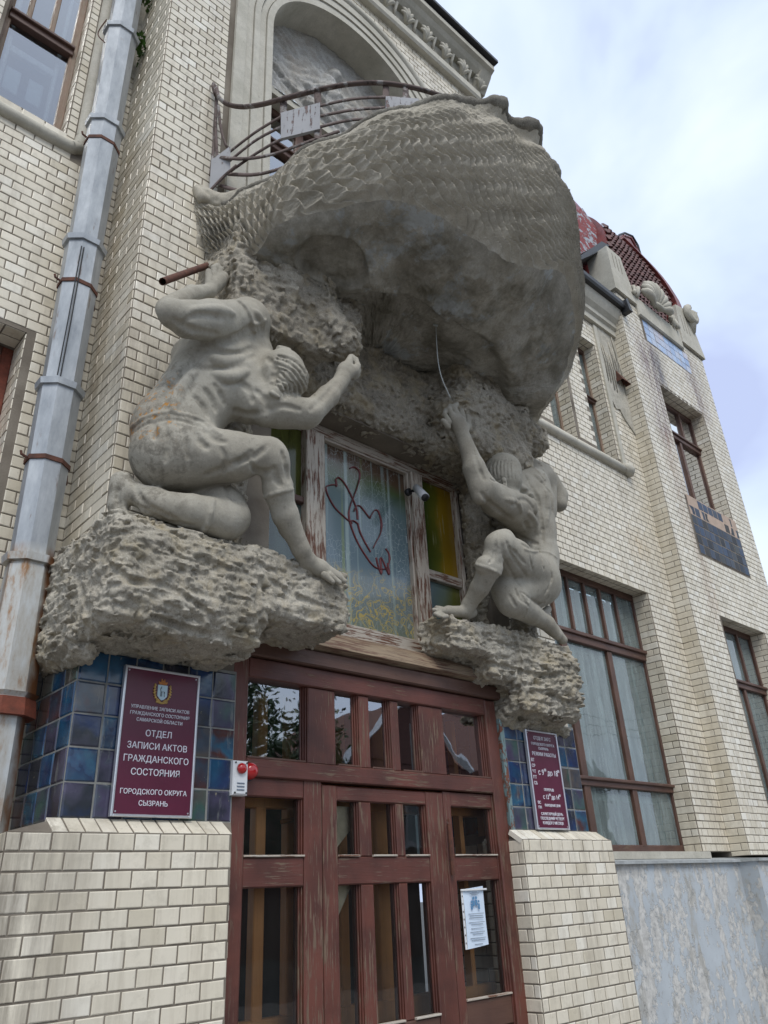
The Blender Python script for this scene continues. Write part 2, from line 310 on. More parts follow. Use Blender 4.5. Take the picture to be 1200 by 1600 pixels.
# ---------------------------------------------------------------- object helpers
def link(o, parent=None):
    COL.objects.link(o)
    if parent is not None: o.parent = parent
    return o
def tag(o, label, cat, group=None):
    o['label'] = label; o['category'] = cat
    if group: o['group'] = group
    return o
def thing(name, label, cat, loc=(0, 0, 0), group=None):
    o = bpy.data.objects.new(name, None); o.empty_display_size = .1; link(o)
    tag(o, label, cat, group); return o
def mesh_obj(name, v, f, mat, parent=None, smooth=False, bv=None):
    me = bpy.data.meshes.new(name)
    if isinstance(v, np.ndarray) and isinstance(f, np.ndarray):
        n, k = f.shape
        me.vertices.add(len(v)); me.vertices.foreach_set('co', v.astype(np.float32).ravel())
        me.loops.add(n*k); me.loops.foreach_set('vertex_index', f.astype(np.int32).ravel())
        me.polygons.add(n); me.polygons.foreach_set('loop_start', np.arange(0, n*k, k, dtype=np.int32))
        me.update(calc_edges=True); me.validate()
    else: me.from_pydata([tuple(map(float, p)) for p in v], [], [tuple(map(int, q)) for q in f])
    me.polygons.foreach_set('use_smooth', [bool(smooth)]*len(me.polygons))
    if bv is not None:
        a = me.attributes.new('bv', 'FLOAT', 'FACE'); a.data.foreach_set('value', np.asarray(bv, np.float32)[:len(me.polygons)])
    me.materials.append(mat)
    return link(bpy.data.objects.new(name, me), parent)
class MB:
    def __init__(s): s.v = []; s.f = []
    def add(s, vs, fs):
        b = len(s.v); s.v += [tuple(p) for p in vs]; s.f += [tuple(i+b for i in q) for q in fs]; return s
    def box(s, x0, x1, y0, y1, z0, z1):
        return s.add([(x0, y0, z0), (x1, y0, z0), (x1, y1, z0), (x0, y1, z0), (x0, y0, z1), (x1, y0, z1), (x1, y1, z1), (x0, y1, z1)],
                     [(0, 3, 2, 1), (4, 5, 6, 7), (0, 1, 5, 4), (1, 2, 6, 5), (2, 3, 7, 6), (3, 0, 4, 7)])
    def bbox(s, x0, x1, y0, y1, z0, z1, b=.006):
        """box with chamfered front (low-y) edges"""
        return s.add([(x0, y1, z0), (x1, y1, z0), (x1, y1, z1), (x0, y1, z1), (x0, y0+b, z0), (x1, y0+b, z0), (x1, y0+b, z1), (x0, y0+b, z1),
                      (x0+b, y0, z0+b), (x1-b, y0, z0+b), (x1-b, y0, z1-b), (x0+b, y0, z1-b)],
                     [(0, 3, 2, 1), (0, 1, 5, 4), (1, 2, 6, 5), (2, 3, 7, 6), (3, 0, 4, 7), (4, 5, 9, 8), (5, 6, 10, 9), (6, 7, 11, 10), (7, 4, 8, 11), (8, 9, 10, 11)])
    def tube(s, pts, r, n=8, rs=None, flat=None, cap=True):
        pts = [Vector(p) for p in pts]; k = len(pts); ring = []
        up = Vector((.13, .21, .97)); b0 = len(s.v)
        for i, p in enumerate(pts):
            t = (pts[min(i+1, k-1)]-pts[max(i-1, 0)]).normalized()
            a = t.cross(up)
            if a.length < .05: a = t.cross(Vector((1, 0, 0)))
            a.normalize(); c = a.cross(t).normalized(); rr = rs[i] if rs else r
            for j in range(n):
                w = 2*math.pi*j/n
                ra, rb = (rr, rr) if flat is None else flat
                s.v.append(tuple(p+a*math.cos(w)*ra+c*math.sin(w)*rb))
        for i in range(k-1):
            for j in range(n):
                q = (j+1) % n; s.f.append((b0+i*n+j, b0+i*n+q, b0+(i+1)*n+q, b0+(i+1)*n+j))
        if cap: s.f.append(tuple(b0+j for j in range(n))[::-1]); s.f.append(tuple(b0+(k-1)*n+j for j in range(n)))
        return s
    def prism(s, poly, y0, y1):
        """polygon in (x,z) extruded along y"""
        n = len(poly); b = len(s.v)
        s.v += [(x, y0, z) for x, z in poly]+[(x, y1, z) for x, z in poly]
        s.f.append(tuple(b+i for i in range(n))); s.f.append(tuple(b+n+i for i in range(n))[::-1])
        for i in range(n): j = (i+1) % n; s.f.append((b+i, b+n+i, b+n+j, b+j))
        return s
    def prismx(s, poly, x0, x1):
        n = len(poly); b = len(s.v)
        s.v += [(x0, y, z) for y, z in poly]+[(x1, y, z) for y, z in poly]
        s.f.append(tuple(b+i for i in range(n))); s.f.append(tuple(b+n+i for i in range(n))[::-1])
        for i in range(n): j = (i+1) % n; s.f.append((b+i, b+n+i, b+n+j, b+j))
        return s
    def build(s, name, mat, parent=None, smooth=False): return mesh_obj(name, s.v, s.f, mat, parent, smooth)
def part_box(name, mat, parent, *a, b=.006): return MB().bbox(*a, b=b).build(name, mat, parent)

def catmull(pts, n):
    pts = np.array(pts, float); t = np.linspace(0, len(pts)-1, n); out = []
    for u in t:
        i = min(int(u), len(pts)-2); w = u-i; p0, p1, p2, p3 = pts[max(i-1, 0)], pts[i], pts[i+1], pts[min(i+2, len(pts)-1)]
        out.append(.5*((2*p1)+(-p0+p2)*w+(2*p0-5*p1+4*p2-p3)*w*w+(-p0+3*p1-3*p2+p3)*w**3))
    return np.array(out)

# ---------------------------------------------------------------- pieces (bricks, tiles) laid on a face
_pm = {}
def piece_mesh(name, w, h, d, proud, mat, bev, var):
    k = (name, round(w, 3), round(h, 3), var)
    if k in _pm: return _pm[k]
    r = random.Random(hash(k) & 0xffff)
    j = lambda a: r.uniform(-a, a)
    x, z, b = w/2, h/2, bev
    c = [(-x, -z), (x, -z), (x, z), (-x, z)]
    bk = [(a+j(.0012), d, e+j(.0012)) for a, e in c]
    md = [(a+j(.0012), -proud+b*.9, e+j(.0012)) for a, e in c]
    fr = [((abs(a)-b*(1+r.random()*.8))*(1 if a > 0 else -1), -proud+j(.001), (abs(e)-b*(1+r.random()*.8))*(1 if e > 0 else -1)) for a, e in c]
    v = bk+md+fr
    f = []
    for i in range(4):
        q = (i+1) % 4; f.append((i, q, 4+q, 4+i)); f.append((4+i, 4+q, 8+q, 8+i))
    f.append((8, 9, 10, 11))
    me = bpy.data.meshes.new(name); me.from_pydata(v, [], f); me.materials.append(mat)
    _pm[k] = me; return me
class Face:
    """collects pieces on planes; the largest in the picture become objects, the rest one joined mesh"""
    def __init__(s, name, mat, bev=.0028, proud=.0045, d=.03): s.p = []; s.name = name; s.mat = mat; s.bev = bev; s.proud = proud; s.d = d
    def lay(s, org, U, N, u0, u1, z0, z1, mw=.125, mh=.075, gap=.0075, skip=None, mode='header', phase=0., zoff=0.):
        U, N, org = np.array(U, float), np.array(N, float), np.array(org, float)
        k0 = math.floor((z0-zoff)/mh)
        k = k0
        while zoff+k*mh < z1-1e-6:
            za, zb = max(zoff+k*mh, z0), min(zoff+(k+1)*mh, z1)
            if zb-za < .02: k += 1; continue
            if mode == 'header': us = [(u, u+mw) for u in np.arange(u0-mw*(2)-(mw/2 if k % 2 else 0)+phase, u1, mw)]
            elif mode == 'alt': us = ([(u, u+2*mw) for u in np.arange(u0-(0 if k % 2 else mw), u1, 2*mw)])
            else: us = [(u, u+mw) for u in np.arange(u0, u1, mw)]
            for a, b in us:
                a2, b2 = max(a, u0), min(b, u1)
                if b2-a2 < .03: continue
                c = (a2+b2)/2; zc = (za+zb)/2
                if skip:
                    if skip(c, zc): continue
                    for _ in range(2):      # trim to the opening's edge
                        if skip(a2+.004, zc): a2 = min(a2+(b2-a2)*.5, b2)
                        if skip(b2-.004, zc): b2 = max(b2-(b2-a2)*.5, a2)
                    if b2-a2 < .03: continue
                    c = (a2+b2)/2
                s.add(org+U*c+np.array([0, 0, zc]), U, N, b2-a2-gap, zb-za-gap)
            k += 1
    def add(s, pos, U, N, w, h, Z=(0, 0, 1)): s.p.append((np.array(pos), np.array(U, float), np.array(N, float), w, h, np.array(Z, float)))
    def finish(s, parent, limit=300, stuffname=None):
        sc = []
        for i, (pos, U, N, w, h, Z) in enumerate(s.p):
            z = dep(pos)
            if z <= .1: sc.append(0); continue
            x, y = proj(pos); d = np.linalg.norm(pos); cos = -np.dot(N, pos)/d
            a = w*h*max(cos, 0)*(FPX/d)**2
            if not (-20 < x < 1220 and -20 < y < 1620): a = 0
            sc.append(a)
        order = np.argsort(sc)[::-1]; rest = []
        for rank, i in enumerate(order):
            pos, U, N, w, h, Z = s.p[i]
            j = lambda a: random.uniform(-a, a)
            if rank < limit and sc[i] > 25:
                me = piece_mesh(s.name, w, h, s.d, s.proud, s.mat, s.bev, random.randrange(3))
                ob = bpy.data.objects.new(s.name, me); mt = Matrix.Identity(4); B = -N
                tl = j(.006); U2 = U+Z*tl; Z2 = Z-U*tl
                B2 = B+U*j(.012)+Z*j(.012)
                for r in range(3): mt[r][0], mt[r][1], mt[r][2], mt[r][3] = U2[r], B2[r], Z2[r], pos[r]+N[r]*j(.0012)
                ob.matrix_world = mt; COL.objects.link(ob); ob.parent = parent
            else: rest.append(i)
        if rest:
            V = []; F = []; bv = []; n = 0
            q = [(0, 1, 5, 4), (1, 2, 6, 5), (2, 3, 7, 6), (3, 0, 4, 7), (4, 5, 6, 7)]
            for i in rest:
                pos, U, N, w, h, Z = s.p[i]; a, b, p = w/2, h/2, s.proud+random.uniform(-.0015, .0015); e = s.bev
                for (x, z) in ((-a, -b), (a, -b), (a, b), (-a, b)): V.append(pos+U*x+Z*z-N*.004)
                for (x, z) in ((-a+e, -b+e), (a-e, -b+e), (a-e, b-e), (-a+e, b-e)): V.append(pos+U*x+Z*z+N*p)
                F += [tuple(n+k for k in t) for t in q]; bv += [random.random()]*5; n += 8
            ob = mesh_obj(stuffname or (s.name+'_field'), np.array(V), np.array(F), s.mat, parent, bv=bv); ob['kind'] = 'stuff'

FRONT = (np.array([1., 0, 0]), np.array([0, -1., 0]))
LEFTF = (np.array([0, -1., 0]), np.array([-1., 0, 0]))     # faces -x; u runs towards -y
RIGHTF = (np.array([0, 1., 0]), np.array([1., 0, 0]))
def rects(*rs): return lambda u, z: any(a < u < b and c < z < d for a, b, c, d in rs)
def backing(mb, y0, y1, x0, x1, z0, z1, holes):
    """solid wall with rectangular openings, built as abutting blocks"""
    xs = sorted({x0, x1, *[v for h in holes for v in h[:2] if x0 < v < x1]}); zs = sorted({z0, z1, *[v for h in holes for v in h[2:] if z0 < v < z1]})
    for i in range(len(zs)-1):
        run = None
        for k in range(len(xs)-1):
            c = ((xs[k]+xs[k+1])/2, (zs[i]+zs[i+1])/2); hole = any(a < c[0] < b and e < c[1] < f for a, b, e, f in holes)
            if hole:
                if run is not None: mb.box(run, xs[k], y0, y1, zs[i], zs[i+1]); run = None
            elif run is None: run = xs[k]
        if run is not None: mb.box(run, xs[-1], y0, y1, zs[i], zs[i+1])

# ================================================================ ground and street
g = MB(); g.add([(-400, -400, -1.62), (400, -400, -1.62), (400, 400, -1.62), (-400, 400, -1.62)], [(0, 1, 2, 3)])
g.build('ground', M_ASPH)['kind'] = 'structure'
g = MB(); g.box(-30, 40, -5.5, 4.6, -1.61, -1.50); g.build('pavement', M_PAVE)['kind'] = 'structure'  # out of view; widened to bounce fill light up onto the undersides

# ================================================================ window builder
def window(parent, name, x0, x1, z0, z1, y, mats, bars, rails, t=.06, d=.05, gl=None, label=None):
    """frame as a part; posts, rails and panes are its sub-parts.  bars: (x, z0, z1); rails: (z, x0, x1)"""
    mv, mh_ = mats
    w = bpy.data.objects.new(name, None); w.empty_display_size = .1; link(w, parent)
    if label: w['label'] = label
    part_box('jamb', mv, w, x0, x0+t, y, y+d, z0, z1); part_box('jamb', mv, w, x1-t, x1, y, y+d, z0, z1)
    part_box('head', mh_, w, x0+t, x1-t, y-.003, y+d-.003, z1-t, z1); part_box('bottom_rail', mh_, w, x0+t, x1-t, y-.003, y+d-.003, z0, z0+t)
    for (x, za, zb, bw) in bars: part_box('mullion', mv, w, x-bw/2, x+bw/2, y-.006, y+d-.006, za, zb)
    for (z, xa, xb, bh) in rails:
        q = MB(); q.bbox(xa, xb, y-.02, y+d-.01, z-bh/2, z+bh/2); q.bbox(xa, xb, y-.045, y-.018, z+bh*.1, z+bh*.42); q.build('transom', mh_, w)
    return w
def pane(w, x0, x1, z0, z1, y, mat): 
    q = MB(); q.add([(x0, y, z0), (x1, y, z0), (x1, y, z1), (x0, y, z1), (x0, y+.004, z0), (x1, y+.004, z0), (x1, y+.004, z1), (x0, y+.004, z1)],
                    [(0, 1, 5, 4), (1, 2, 6, 5), (2, 3, 7, 6), (3, 0, 4, 7), (0, 3, 2, 1), (4, 5, 6, 7)][:0]+[(0, 1, 2, 3)])
    return q.build('pane', mat, w)
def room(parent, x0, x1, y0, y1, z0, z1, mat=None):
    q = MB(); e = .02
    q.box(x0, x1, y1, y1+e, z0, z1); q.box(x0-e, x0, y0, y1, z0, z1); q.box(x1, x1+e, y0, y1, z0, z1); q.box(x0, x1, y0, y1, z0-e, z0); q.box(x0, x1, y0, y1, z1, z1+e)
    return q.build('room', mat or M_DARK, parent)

# ================================================================ left wing wall
YL = 4.2
LW = thing('brick_wall', 'cream glazed brick wing wall behind the grey drainpipe', 'wall', (0, YL, -1.6))
def at0(o): return o
holesL = [(.42, .975, 5.12, 7.3), (-.5, .99, 1.2, 3.27)]
mb = MB(); backing(mb, YL, YL+.45, -1.2, 1.4, -1.6, 9.2, holesL); b_ = mb.build('mortar', M_MORT)
def par(o, p): 
    o.parent = p; o.matrix_parent_inverse = p.matrix_world.inverted() if False else Matrix.Translation(-p.location); return o
par(b_, LW)
class Root:
    pass
LW.location = (0, 0, 0)
b_.matrix_parent_inverse = Matrix.Identity(4)
fc = Face('brick', M_BRICK)
fc.lay((0, YL, 0), *FRONT, -1.2, 1.4, -1.6, 9.2, mw=.128, skip=lambda u, z: any(a < u < b and c < z < d for a, b, c, d in holesL) or (z > 6.12 and u > 1.04) or (.96 < u < 1.05 and z > 5.04) or (1.04 < u < 1.15 and z > 4.9) or (u < 1.1 and 4.93 < z < 5.04))
fc.lay((.975, 0, 0), *LEFTF, -YL-.13, -YL, 5.04, 9., mode='stack', mw=.13); fc.lay((0, YL, 0), *FRONT, .978, 1.045, 5.04, 9., mode='stack', mw=.067)
fc.lay((.99, 0, 0), *LEFTF, -YL-.22, -YL, 1.2, 3.27, mode='alt')
for x in np.arange(.35, .99, .16): fc.add((x+.08, YL, 5.08), *FRONT, .15, .07)
for x in np.arange(-.2, .99, .125):
    for k in range(2): fc.add((x, YL+.05+.1*k, 3.27), (1, 0, 0), (0, 0, -1), .115, .09, (0, -1, 0))
fc.finish(LW)
# stucco roll under the sill and beside the window, plaster panel behind the pipe
mb = MB(); path = [(-1.2, YL-.01, 4.98), (.4, YL-.01, 4.98), (.95, YL-.01, 4.985), (1.05, YL-.01, 5.01), (1.09, YL-.01, 5.10), (1.095, YL-.01, 5.6), (1.095, YL-.01, 9.)]
mb.tube(catmull(path, 40), .05, 10, flat=None); mb.build('sill_moulding', M_STUC, LW, True)
q = MB()
q.box(1.145, 1.4, YL-.018, YL+.01, 6.12, 9.2); q.build('plaster_panel', M_PLAST, LW)
w = window(LW, 'window', .42, .975, 5.12, 7.3, YL+.13, (M_WTAN, M_WBRH), [(.585, 6.22, 7.24, .035), (.76, 6.22, 7.24, .035)], [(6.17, .45, .94, .10)], t=.055)
pane(w, .475, .92, 5.18, 6.12, YL+.16, M_GL); pane(w, .475, .92, 6.22, 7.24, YL+.16, M_GL)
q = MB(); q.bbox(.50, .53, YL+.25, YL+.29, 5.15, 7.2); q.bbox(.86, .89, YL+.25, YL+.29, 5.15, 7.2); q.bbox(.53, .86, YL+.25, YL+.29, 5.95, 6.02); q.bbox(.53, .86, YL+.25, YL+.29, 6.3, 6.34); q.build('inner_frame', M_WWH, w)
for a in (.55, .72): part_box('paper_sheet', M_CURT, w, a, a+.11, YL+.33, YL+.335, 5.62, 5.88)
room(w, .3, 1.1, YL+.42, YL+1.8, 5., 7.4, M_CURT)
w = window(LW, 'window', -.5, .99, 1.2, 3.27, YL+.22, (M_RUSTR, M_WBRH), [(.9, 1.26, 3.2, .05)], [(2.6, -.44, .93, .07)], t=.07)
pane(w, -.43, .92, 1.27, 3.2, YL+.25, M_GL); room(w, -.5, 1.0, YL+.42, YL+1.8, 1.2, 3.3)

# ================================================================ central risalit with the arch
YP = 3.62; XL, XR = 1.4, 5.3; CX = 3.33; AZ = 7.07; RI, RO = 1.0, 1.37
RW = thing('entrance_facade', 'projecting brick entrance bay with arched niche and leaf cornice', 'building facade')
mb = MB(); backing(mb, YP, YP+.6, XL, XR, -1.6, 6.9, [(2.22, 4.47, -1.6, 1.34), (2.43, 4.52, 1.34, 3.2), (2.27, 4.39, 4.6, 6.9)])
# wall above the springing with the round arch cut out
N = 40
for i in range(N):
    a0, a1 = math.pi*i/N, math.pi*(i+1)/N
    R_ = RI+.06; x0, x1 = CX-R_*math.cos(a0), CX-R_*math.cos(a1); z0, z1 = AZ+R_*math.sin(a0), AZ+R_*math.sin(a1)
    mb.prism([(x0, z0), (x1, z1), (x1, 8.9), (x0, 8.9)], YP, YP+.6)
for (a, b) in ((XL, CX-RI-.06), (CX+RI+.06, XR)): mb.box(a, b, YP, YP+.6, 6.9, 8.9)
mb.box(XL+.01, XR-.01, YP+.02, YP+.6, 8.9, 9.5)
mb.build('mortar', M_MORT, RW)
def skipR(u, z):
    if z < 4.55 and 1.98 < u < 4.7: return True
    if z < 2.2 and u < 1.5: return False
    if z < 1.2: return 1.5 < u < 5.2
    if abs(u-CX) < RO and z < AZ and z > 4.5: return True
    if z >= AZ and (u-CX)**2+(z-AZ)**2 < (RO+.02)**2: return True
    return False
fc = Face('brick', M_BRICK)
fc.lay((0, YP, 0), *FRONT, XL, XR, -1.6, 8.82, mw=.13, skip=skipR)
fc.lay((XL, 0, 0), *LEFTF, -4.2, -YP, -1.6, 9.4, mode='alt', mw=.125)
fc.lay((XR, 0, 0), *RIGHTF, YP, 4.25, .3, 9.4, mode='alt', mw=.125)
fc.finish(RW)
# stepped cast-stone surround: jambs and arch as bands of different projection
def arch_band(r0, r1, y0, y1, mat, name, zb=4.55):
    q = MB(); n = 44; pts = []
    pin = [(CX-r0, zb)]+[(CX-r0*math.cos(math.pi*i/n), AZ+r0*math.sin(math.pi*i/n)) for i in range(n+1)]+[(CX+r0, zb)]
    pout = [(CX-r1, zb)]+[(CX-r1*math.cos(math.pi*i/n), AZ+r1*math.sin(math.pi*i/n)) for i in range(n+1)]+[(CX+r1, zb)]
    for i in range(len(pin)-1): q.prism([pin[i], pin[i+1], pout[i+1], pout[i]], y0, y1)
    return q.build(name, mat, RW)
bw = [(1.37, 1.27, .05), (1.262, 1.20, .035), (1.192, 1.135, .05), (1.127, 1.07, .035), (1.062, 1.0, .05)]
for (ro, ri, pr) in bw: arch_band(ri, ro, YP-pr, YP-.021, M_STUC, 'arch_band')
arch_band(1.0, 1.36, YP-.02, YP+.3, M_STUC, 'arch_reveal')
q = MB(); q.tube([(CX+1.43*math.cos(a), YP-.02, AZ+1.43*math.sin(a)) for a in np.linspace(-.2, math.pi*.72, 60)], .055, 8); q.build('arch_hood', M_STUC, RW, True)
# tympanum with a worn relief
n = 150; nz = 110; V = []; F = []
for j in range(nz+1):
    for i in range(n+1):
        x = CX-RI+2*RI*i/n; z = 6.78+(AZ+RI-6.78)*j/nz
        V.append([x, 0, z])
V = np.array(V)
def bumpf(x, z, cx, cz, rx, rz, h, a=0.):
    c, s = math.cos(a), math.sin(a); dx, dz = x-cx, z-cz; u = (dx*c+dz*s)/rx; v = (-dx*s+dz*c)/rz
    return h*np.clip(1-u*u-v*v, 0, 1)**.6
rel = np.zeros(len(V)); x, z = V[:, 0], V[:, 2]
for (cx, cz, rx, rz, h, a) in [(3.30, 7.62, .085, .11, .11, .2), (3.26, 7.35, .12, .24, .10, .3), (3.12, 7.28, .22, .05, .08, .7), (3.05, 7.12, .2, .06, .07, -.3), (3.45, 7.15, .3, .11, .08, -.2), (3.7, 7.0, .3, .08, .08, -.3), (3.9, 7.1, .22, .05, .06, .4),
                              (2.5, 7.15, .1, .05, .06, .6), (2.6, 7.05, .12, .04, .06, -.5), (2.72, 7.0, .1, .05, .05, .3), (2.85, 6.95, .14, .05, .06, -.2), (2.95, 6.92, .1, .04, .05, .6), (3.1, 6.9, .16, .05, .06, -.3), (2.45, 7.3, .06, .07, .05, 0), (3.55, 6.92, .2, .06, .07, .3), (3.35, 6.9, .14, .05, .06, -.5)]:
    rel = np.maximum(rel, bumpf(x, z, cx, cz, rx, rz, h, a))
V[:, 1] = YP+.27-rel*.7-.010*rng.random(len(V))-.012*np.sin(V[:, 0]*23+3*np.sin(V[:, 2]*9))*np.sin(V[:, 2]*31+2*np.sin(V[:, 0]*14))
keep = ((x-CX)**2+(np.maximum(z-AZ, 0))**2) < (RI+.03)**2
idx = np.arange((n+1)*(nz+1)).reshape(nz+1, n+1)
F = np.stack([idx[:-1, :-1], idx[:-1, 1:], idx[1:, 1:], idx[1:, :-1]], -1).reshape(-1, 4); F = F[keep[F].all(1)]
mesh_obj('tympanum_relief', V, F, M_REL, RW, True)
q = MB(); q.box(CX-RI, CX+RI, YP+.27, YP+.55, 6.70, 6.80); q.build('tympanum_ledge', M_STUC, RW)
w = window(RW, 'balcony_window', CX-RI, CX+RI, 4.5, 6.72, YP+.40, (M_WBR, M_WBRH), [(2.95, 4.6, 6.6, .09), (3.7, 4.6, 6.6, .09)], [(6.2, 2.4, 4.26, .10), (5.4, 2.4, 4.26, .08)], t=.08)
for a, b in ((2.41, 2.9), (3.0, 3.65), (3.75, 4.25)): pane(w, a, b, 4.56, 6.64, YP+.425, M_GL)
room(w, CX-RI, CX+RI, YP+.5, YP+2.5, 4.5, 6.8)
# cornice: lower band, frieze with leaves, crown, black roof edge
q = MB(); q.prismx([(YP+.1, 8.80), (YP-.07, 8.80), (YP-.09, 8.83), (YP-.09, 8.93), (YP-.05, 8.96), (YP-.05, 9.0), (YP+.1, 9.0)], XL-.04, XR+.07); q.build('cornice_band', M_STUC, RW)
q = MB(); q.box(XL, XR+.02, YP-.03, YP+.3, 9.0, 9.24); q.build('frieze', M_STUC, RW)
q = MB(); q.prismx([(YP+.3, 9.24), (YP-.10, 9.24), (YP-.15, 9.28), (YP-.19, 9.33), (YP-.24, 9.36), (YP-.24, 9.44), (YP+.3, 9.5)], XL-.1, XR+.24); q.build('cornice_crown', M_STUC, RW)
q = MB(); q.box(XL-.15, XR+.28, YP-.29, YP+.5, 9.502, 9.55); q.build('roof_edge', M_BLACK, RW)
q = MB(); q.prismx([(YP+.3, 9.02), (YP-.06, 9.02), (YP-.20, 9.23), (YP+.3, 9.23)], XR+.02, XR+.2); q.build('cornice_return', M_STUC, RW)
def leafm(x, z, y):
    q = MB()
    for a, l, wd in ((-1.0, .12, .035), (-.5, .15, .042), (0, .17, .05), (.5, .15, .042), (1.0, .12, .035)):
        pts = [(x+math.sin(a)*l*t*1.0, y-.02-.075*math.sin(t*2.3), z-.09+math.cos(a)*l*t*1.35) for t in np.linspace(0, 1, 6)]
        q.tube(pts, .02, 6, rs=[.010, wd*.6, wd*.7, wd*.62, wd*.5, .012])
    return q
for i in range(13): leafm(XL+.2+i*.315, 9.12, YP-.03).build('leaf_ornament', M_STUC, RW, True)
for i in range(12):
    q = MB(); q.tube([(XL+.36+i*.315, YP-.035, 9.04), (XL+.36+i*.315, YP-.055, 9.13), (XL+.36+i*.315, YP-.10, 9.22)], .02, 6); q.build('frieze_stem', M_STUC, RW, True)

# ================================================================ right wing wall
YR = 4.25; YRB = 4.04
WR = thing('brick_wall', 'cream glazed brick wall with the large three-part window right of the entrance', 'wall')
hR = [(5.75, 8.28, .3, 3.18), (6.9, 7.38, 4.99, 6.9), (7.8, 8.28, 4.99, 6.9)]
mb = MB(); backing(mb, YR, YR+.5, XR, 8.9, .3, 7.5, hR); mb.build('mortar', M_MORT, WR)
def skW(u, z):
    return any(a < u < b and c < z < d for a, b, c, d in hR) or (u > 8.42 and z > 5.95) or (4.84 < z < 4.99 and u < 8.42)
fc = Face('brick', M_BRICK)
fc.lay((0, YR, 0), *FRONT, XR, 8.9, .3, 7.3, mw=.122, skip=skW)
for (X, a, b, dd) in ((8.28, .3, 3.18, .2), (7.38, 4.99, 6.9, .2), (8.28, 4.99, 6.9, .2)): fc.lay((X, 0, 0), *LEFTF, -YR-dd, -YR, a, b, mode='alt', mw=.122)
for x in np.arange(5.8, 8.3, .122):
    for k in range(2): fc.add((x, YR+.05+.1*k, 3.18), (1, 0, 0), (0, 0, -1), .112, .09, (0, -1, 0))
for x in np.arange(5.4, 8.4, .245): fc.add((x+.12, YR-.004, 4.945), *FRONT, .235, .075)
for (a, b) in ((6.9, 7.38), (7.8, 8.28)):
    for x in np.arange(a+.06, b, .122):
        for k in range(2): fc.add((x, YR+.05+.1*k, 6.9), (1, 0, 0), (0, 0, -1), .112, .09, (0, -1, 0))
fc.finish(WR)
q = MB(); q.tube([(5.3, YR-.02, 4.87), (6.5, YR-.02, 4.868), (7.6, YR-.02, 4.872), (8.36, YR-.02, 4.87)], .055, 10); q.build('sill_moulding', M_STUC, WR, True)
q = MB(); q.tube([(8.30, YR-.03, 4.92), (8.36, YR-.05, 4.90), (8.41, YR-.05, 4.86), (8.45, YR-.03, 4.80)], .07, 10, rs=[.03, .075, .085, .04]); q.build('moulding_knob', M_STUC, WR, True)
q = MB(); q.bbox(8.34, 8.42, YR-.03, YR+.01, 4.93, 7.3); q.build('window_moulding', M_STUC, WR)
q = MB(); V = [(8.42, 6.02), (8.50, 5.9), (8.6, 5.93), (8.68, 5.8), (8.78, 5.72), (8.9, 5.62), (8.9, 7.35), (8.42, 7.35)]
q.prism(V, YR-.022, YR+.01); q.build('plaster_panel', M_PLAST, WR)
for i in range(16):
    x = 8.44+i*.03; z = 6.5+random.random()*.5
    q = MB(); q.tube([(x+random.uniform(-.01, .01), YR-.026, z-.35), (x+.015, YR-.04, z), (x-.01, YR-.03, z+.3)], .010, 5); 
    if i % 2 == 0: q.build('plaster_ridge', M_PLAST, WR, True)
q = MB(); q.prismx([(YR, 7.32), (YR-.06, 7.32), (YR-.06, 7.42), (YR-.10, 7.45), (YR-.10, 7.52), (YR-.16, 7.58), (YR-.20, 7.66), (YR-.22, 7.74), (YR, 7.74)], 5.3, 8.895); q.build('cornice', M_STUC, WR)
q = MB(); q.prismx([(YR+.3, 7.745), (YR-.28, 7.745), (YR-.30, 7.78), (YR-.30, 7.85), (YR-.27, 7.87), (YR+.3, 7.87)], 5.3, 8.93); q.build('gutter', M_BLACK, WR)
q = MB(); q.add([(8.93, YR-.35, 7.68), (9.02, YR-.35, 7.68), (9.02, YR-.1, 7.68), (8.93, YR-.1, 7.68), (8.93, YR-.33, 7.9), (8.99, YR-.33, 7.95), (8.99, YR-.1, 7.95), (8.93, YR-.1, 7.9)], [(0, 3, 2, 1), (4, 5, 6, 7), (0, 1, 5, 4), (1, 2, 6, 5), (2, 3, 7, 6), (3, 0, 4, 7)]); q.build('gutter_end', M_BLACK, WR)
q = MB(); q.add([(8.66, YR-.13, 6.42), (8.88, YR-.13, 6.42), (8.88, YR, 6.42), (8.66, YR, 6.42), (8.70, YR-.02, 6.66), (8.74, YR-.02, 6.66), (8.74, YR, 6.66), (8.70, YR, 6.66)], [(4, 5, 6, 7), (0, 1, 5, 4), (1, 2, 6, 5), (2, 3, 7, 6), (3, 0, 4, 7)]); q.build('vent_hood', M_RUST, WR)
# large window
yb = YR+.2
w = window(WR, 'window', 5.75, 8.34, .3, 3.18, yb, (M_WBR, M_WBRH), [(6.68, .36, 2.35, .10), (7.52, .36, 2.35, .085), (6.92, 2.5, 3.1, .035), (7.24, 2.5, 3.1, .035), (7.55, 2.5, 3.1, .035), (7.87, 2.5, 3.1, .035), (6.6, 2.5, 3.1, .035), (6.28, 2.5, 3.1, .035)], [(2.42, 5.8, 8.29, .13), (.94, 5.8, 8.29, .09)], t=.075,
           label='large brown window with four tall panes and a row of small lights')
for a, b in ((5.82, 6.63), (6.73, 7.47), (7.57, 8.27)): pane(w, a, b, .37, .9, yb+.03, M_GLM); pane(w, a, b, .99, 2.36, yb+.03, M_GLM)
for a, b in ((5.82, 6.26), (6.3, 6.58), (6.62, 6.9), (6.94, 7.22), (7.26, 7.53), (7.57, 7.85), (7.89, 8.27)): pane(w, a, b, 2.48, 3.11, yb+.03, M_GLM)
q = MB()
for x in (5.9, 6.55, 6.85, 7.02, 7.42, 7.72, 7.86, 8.2): q.bbox(x, x+.05, yb+.16, yb+.20, .3, 2.36)
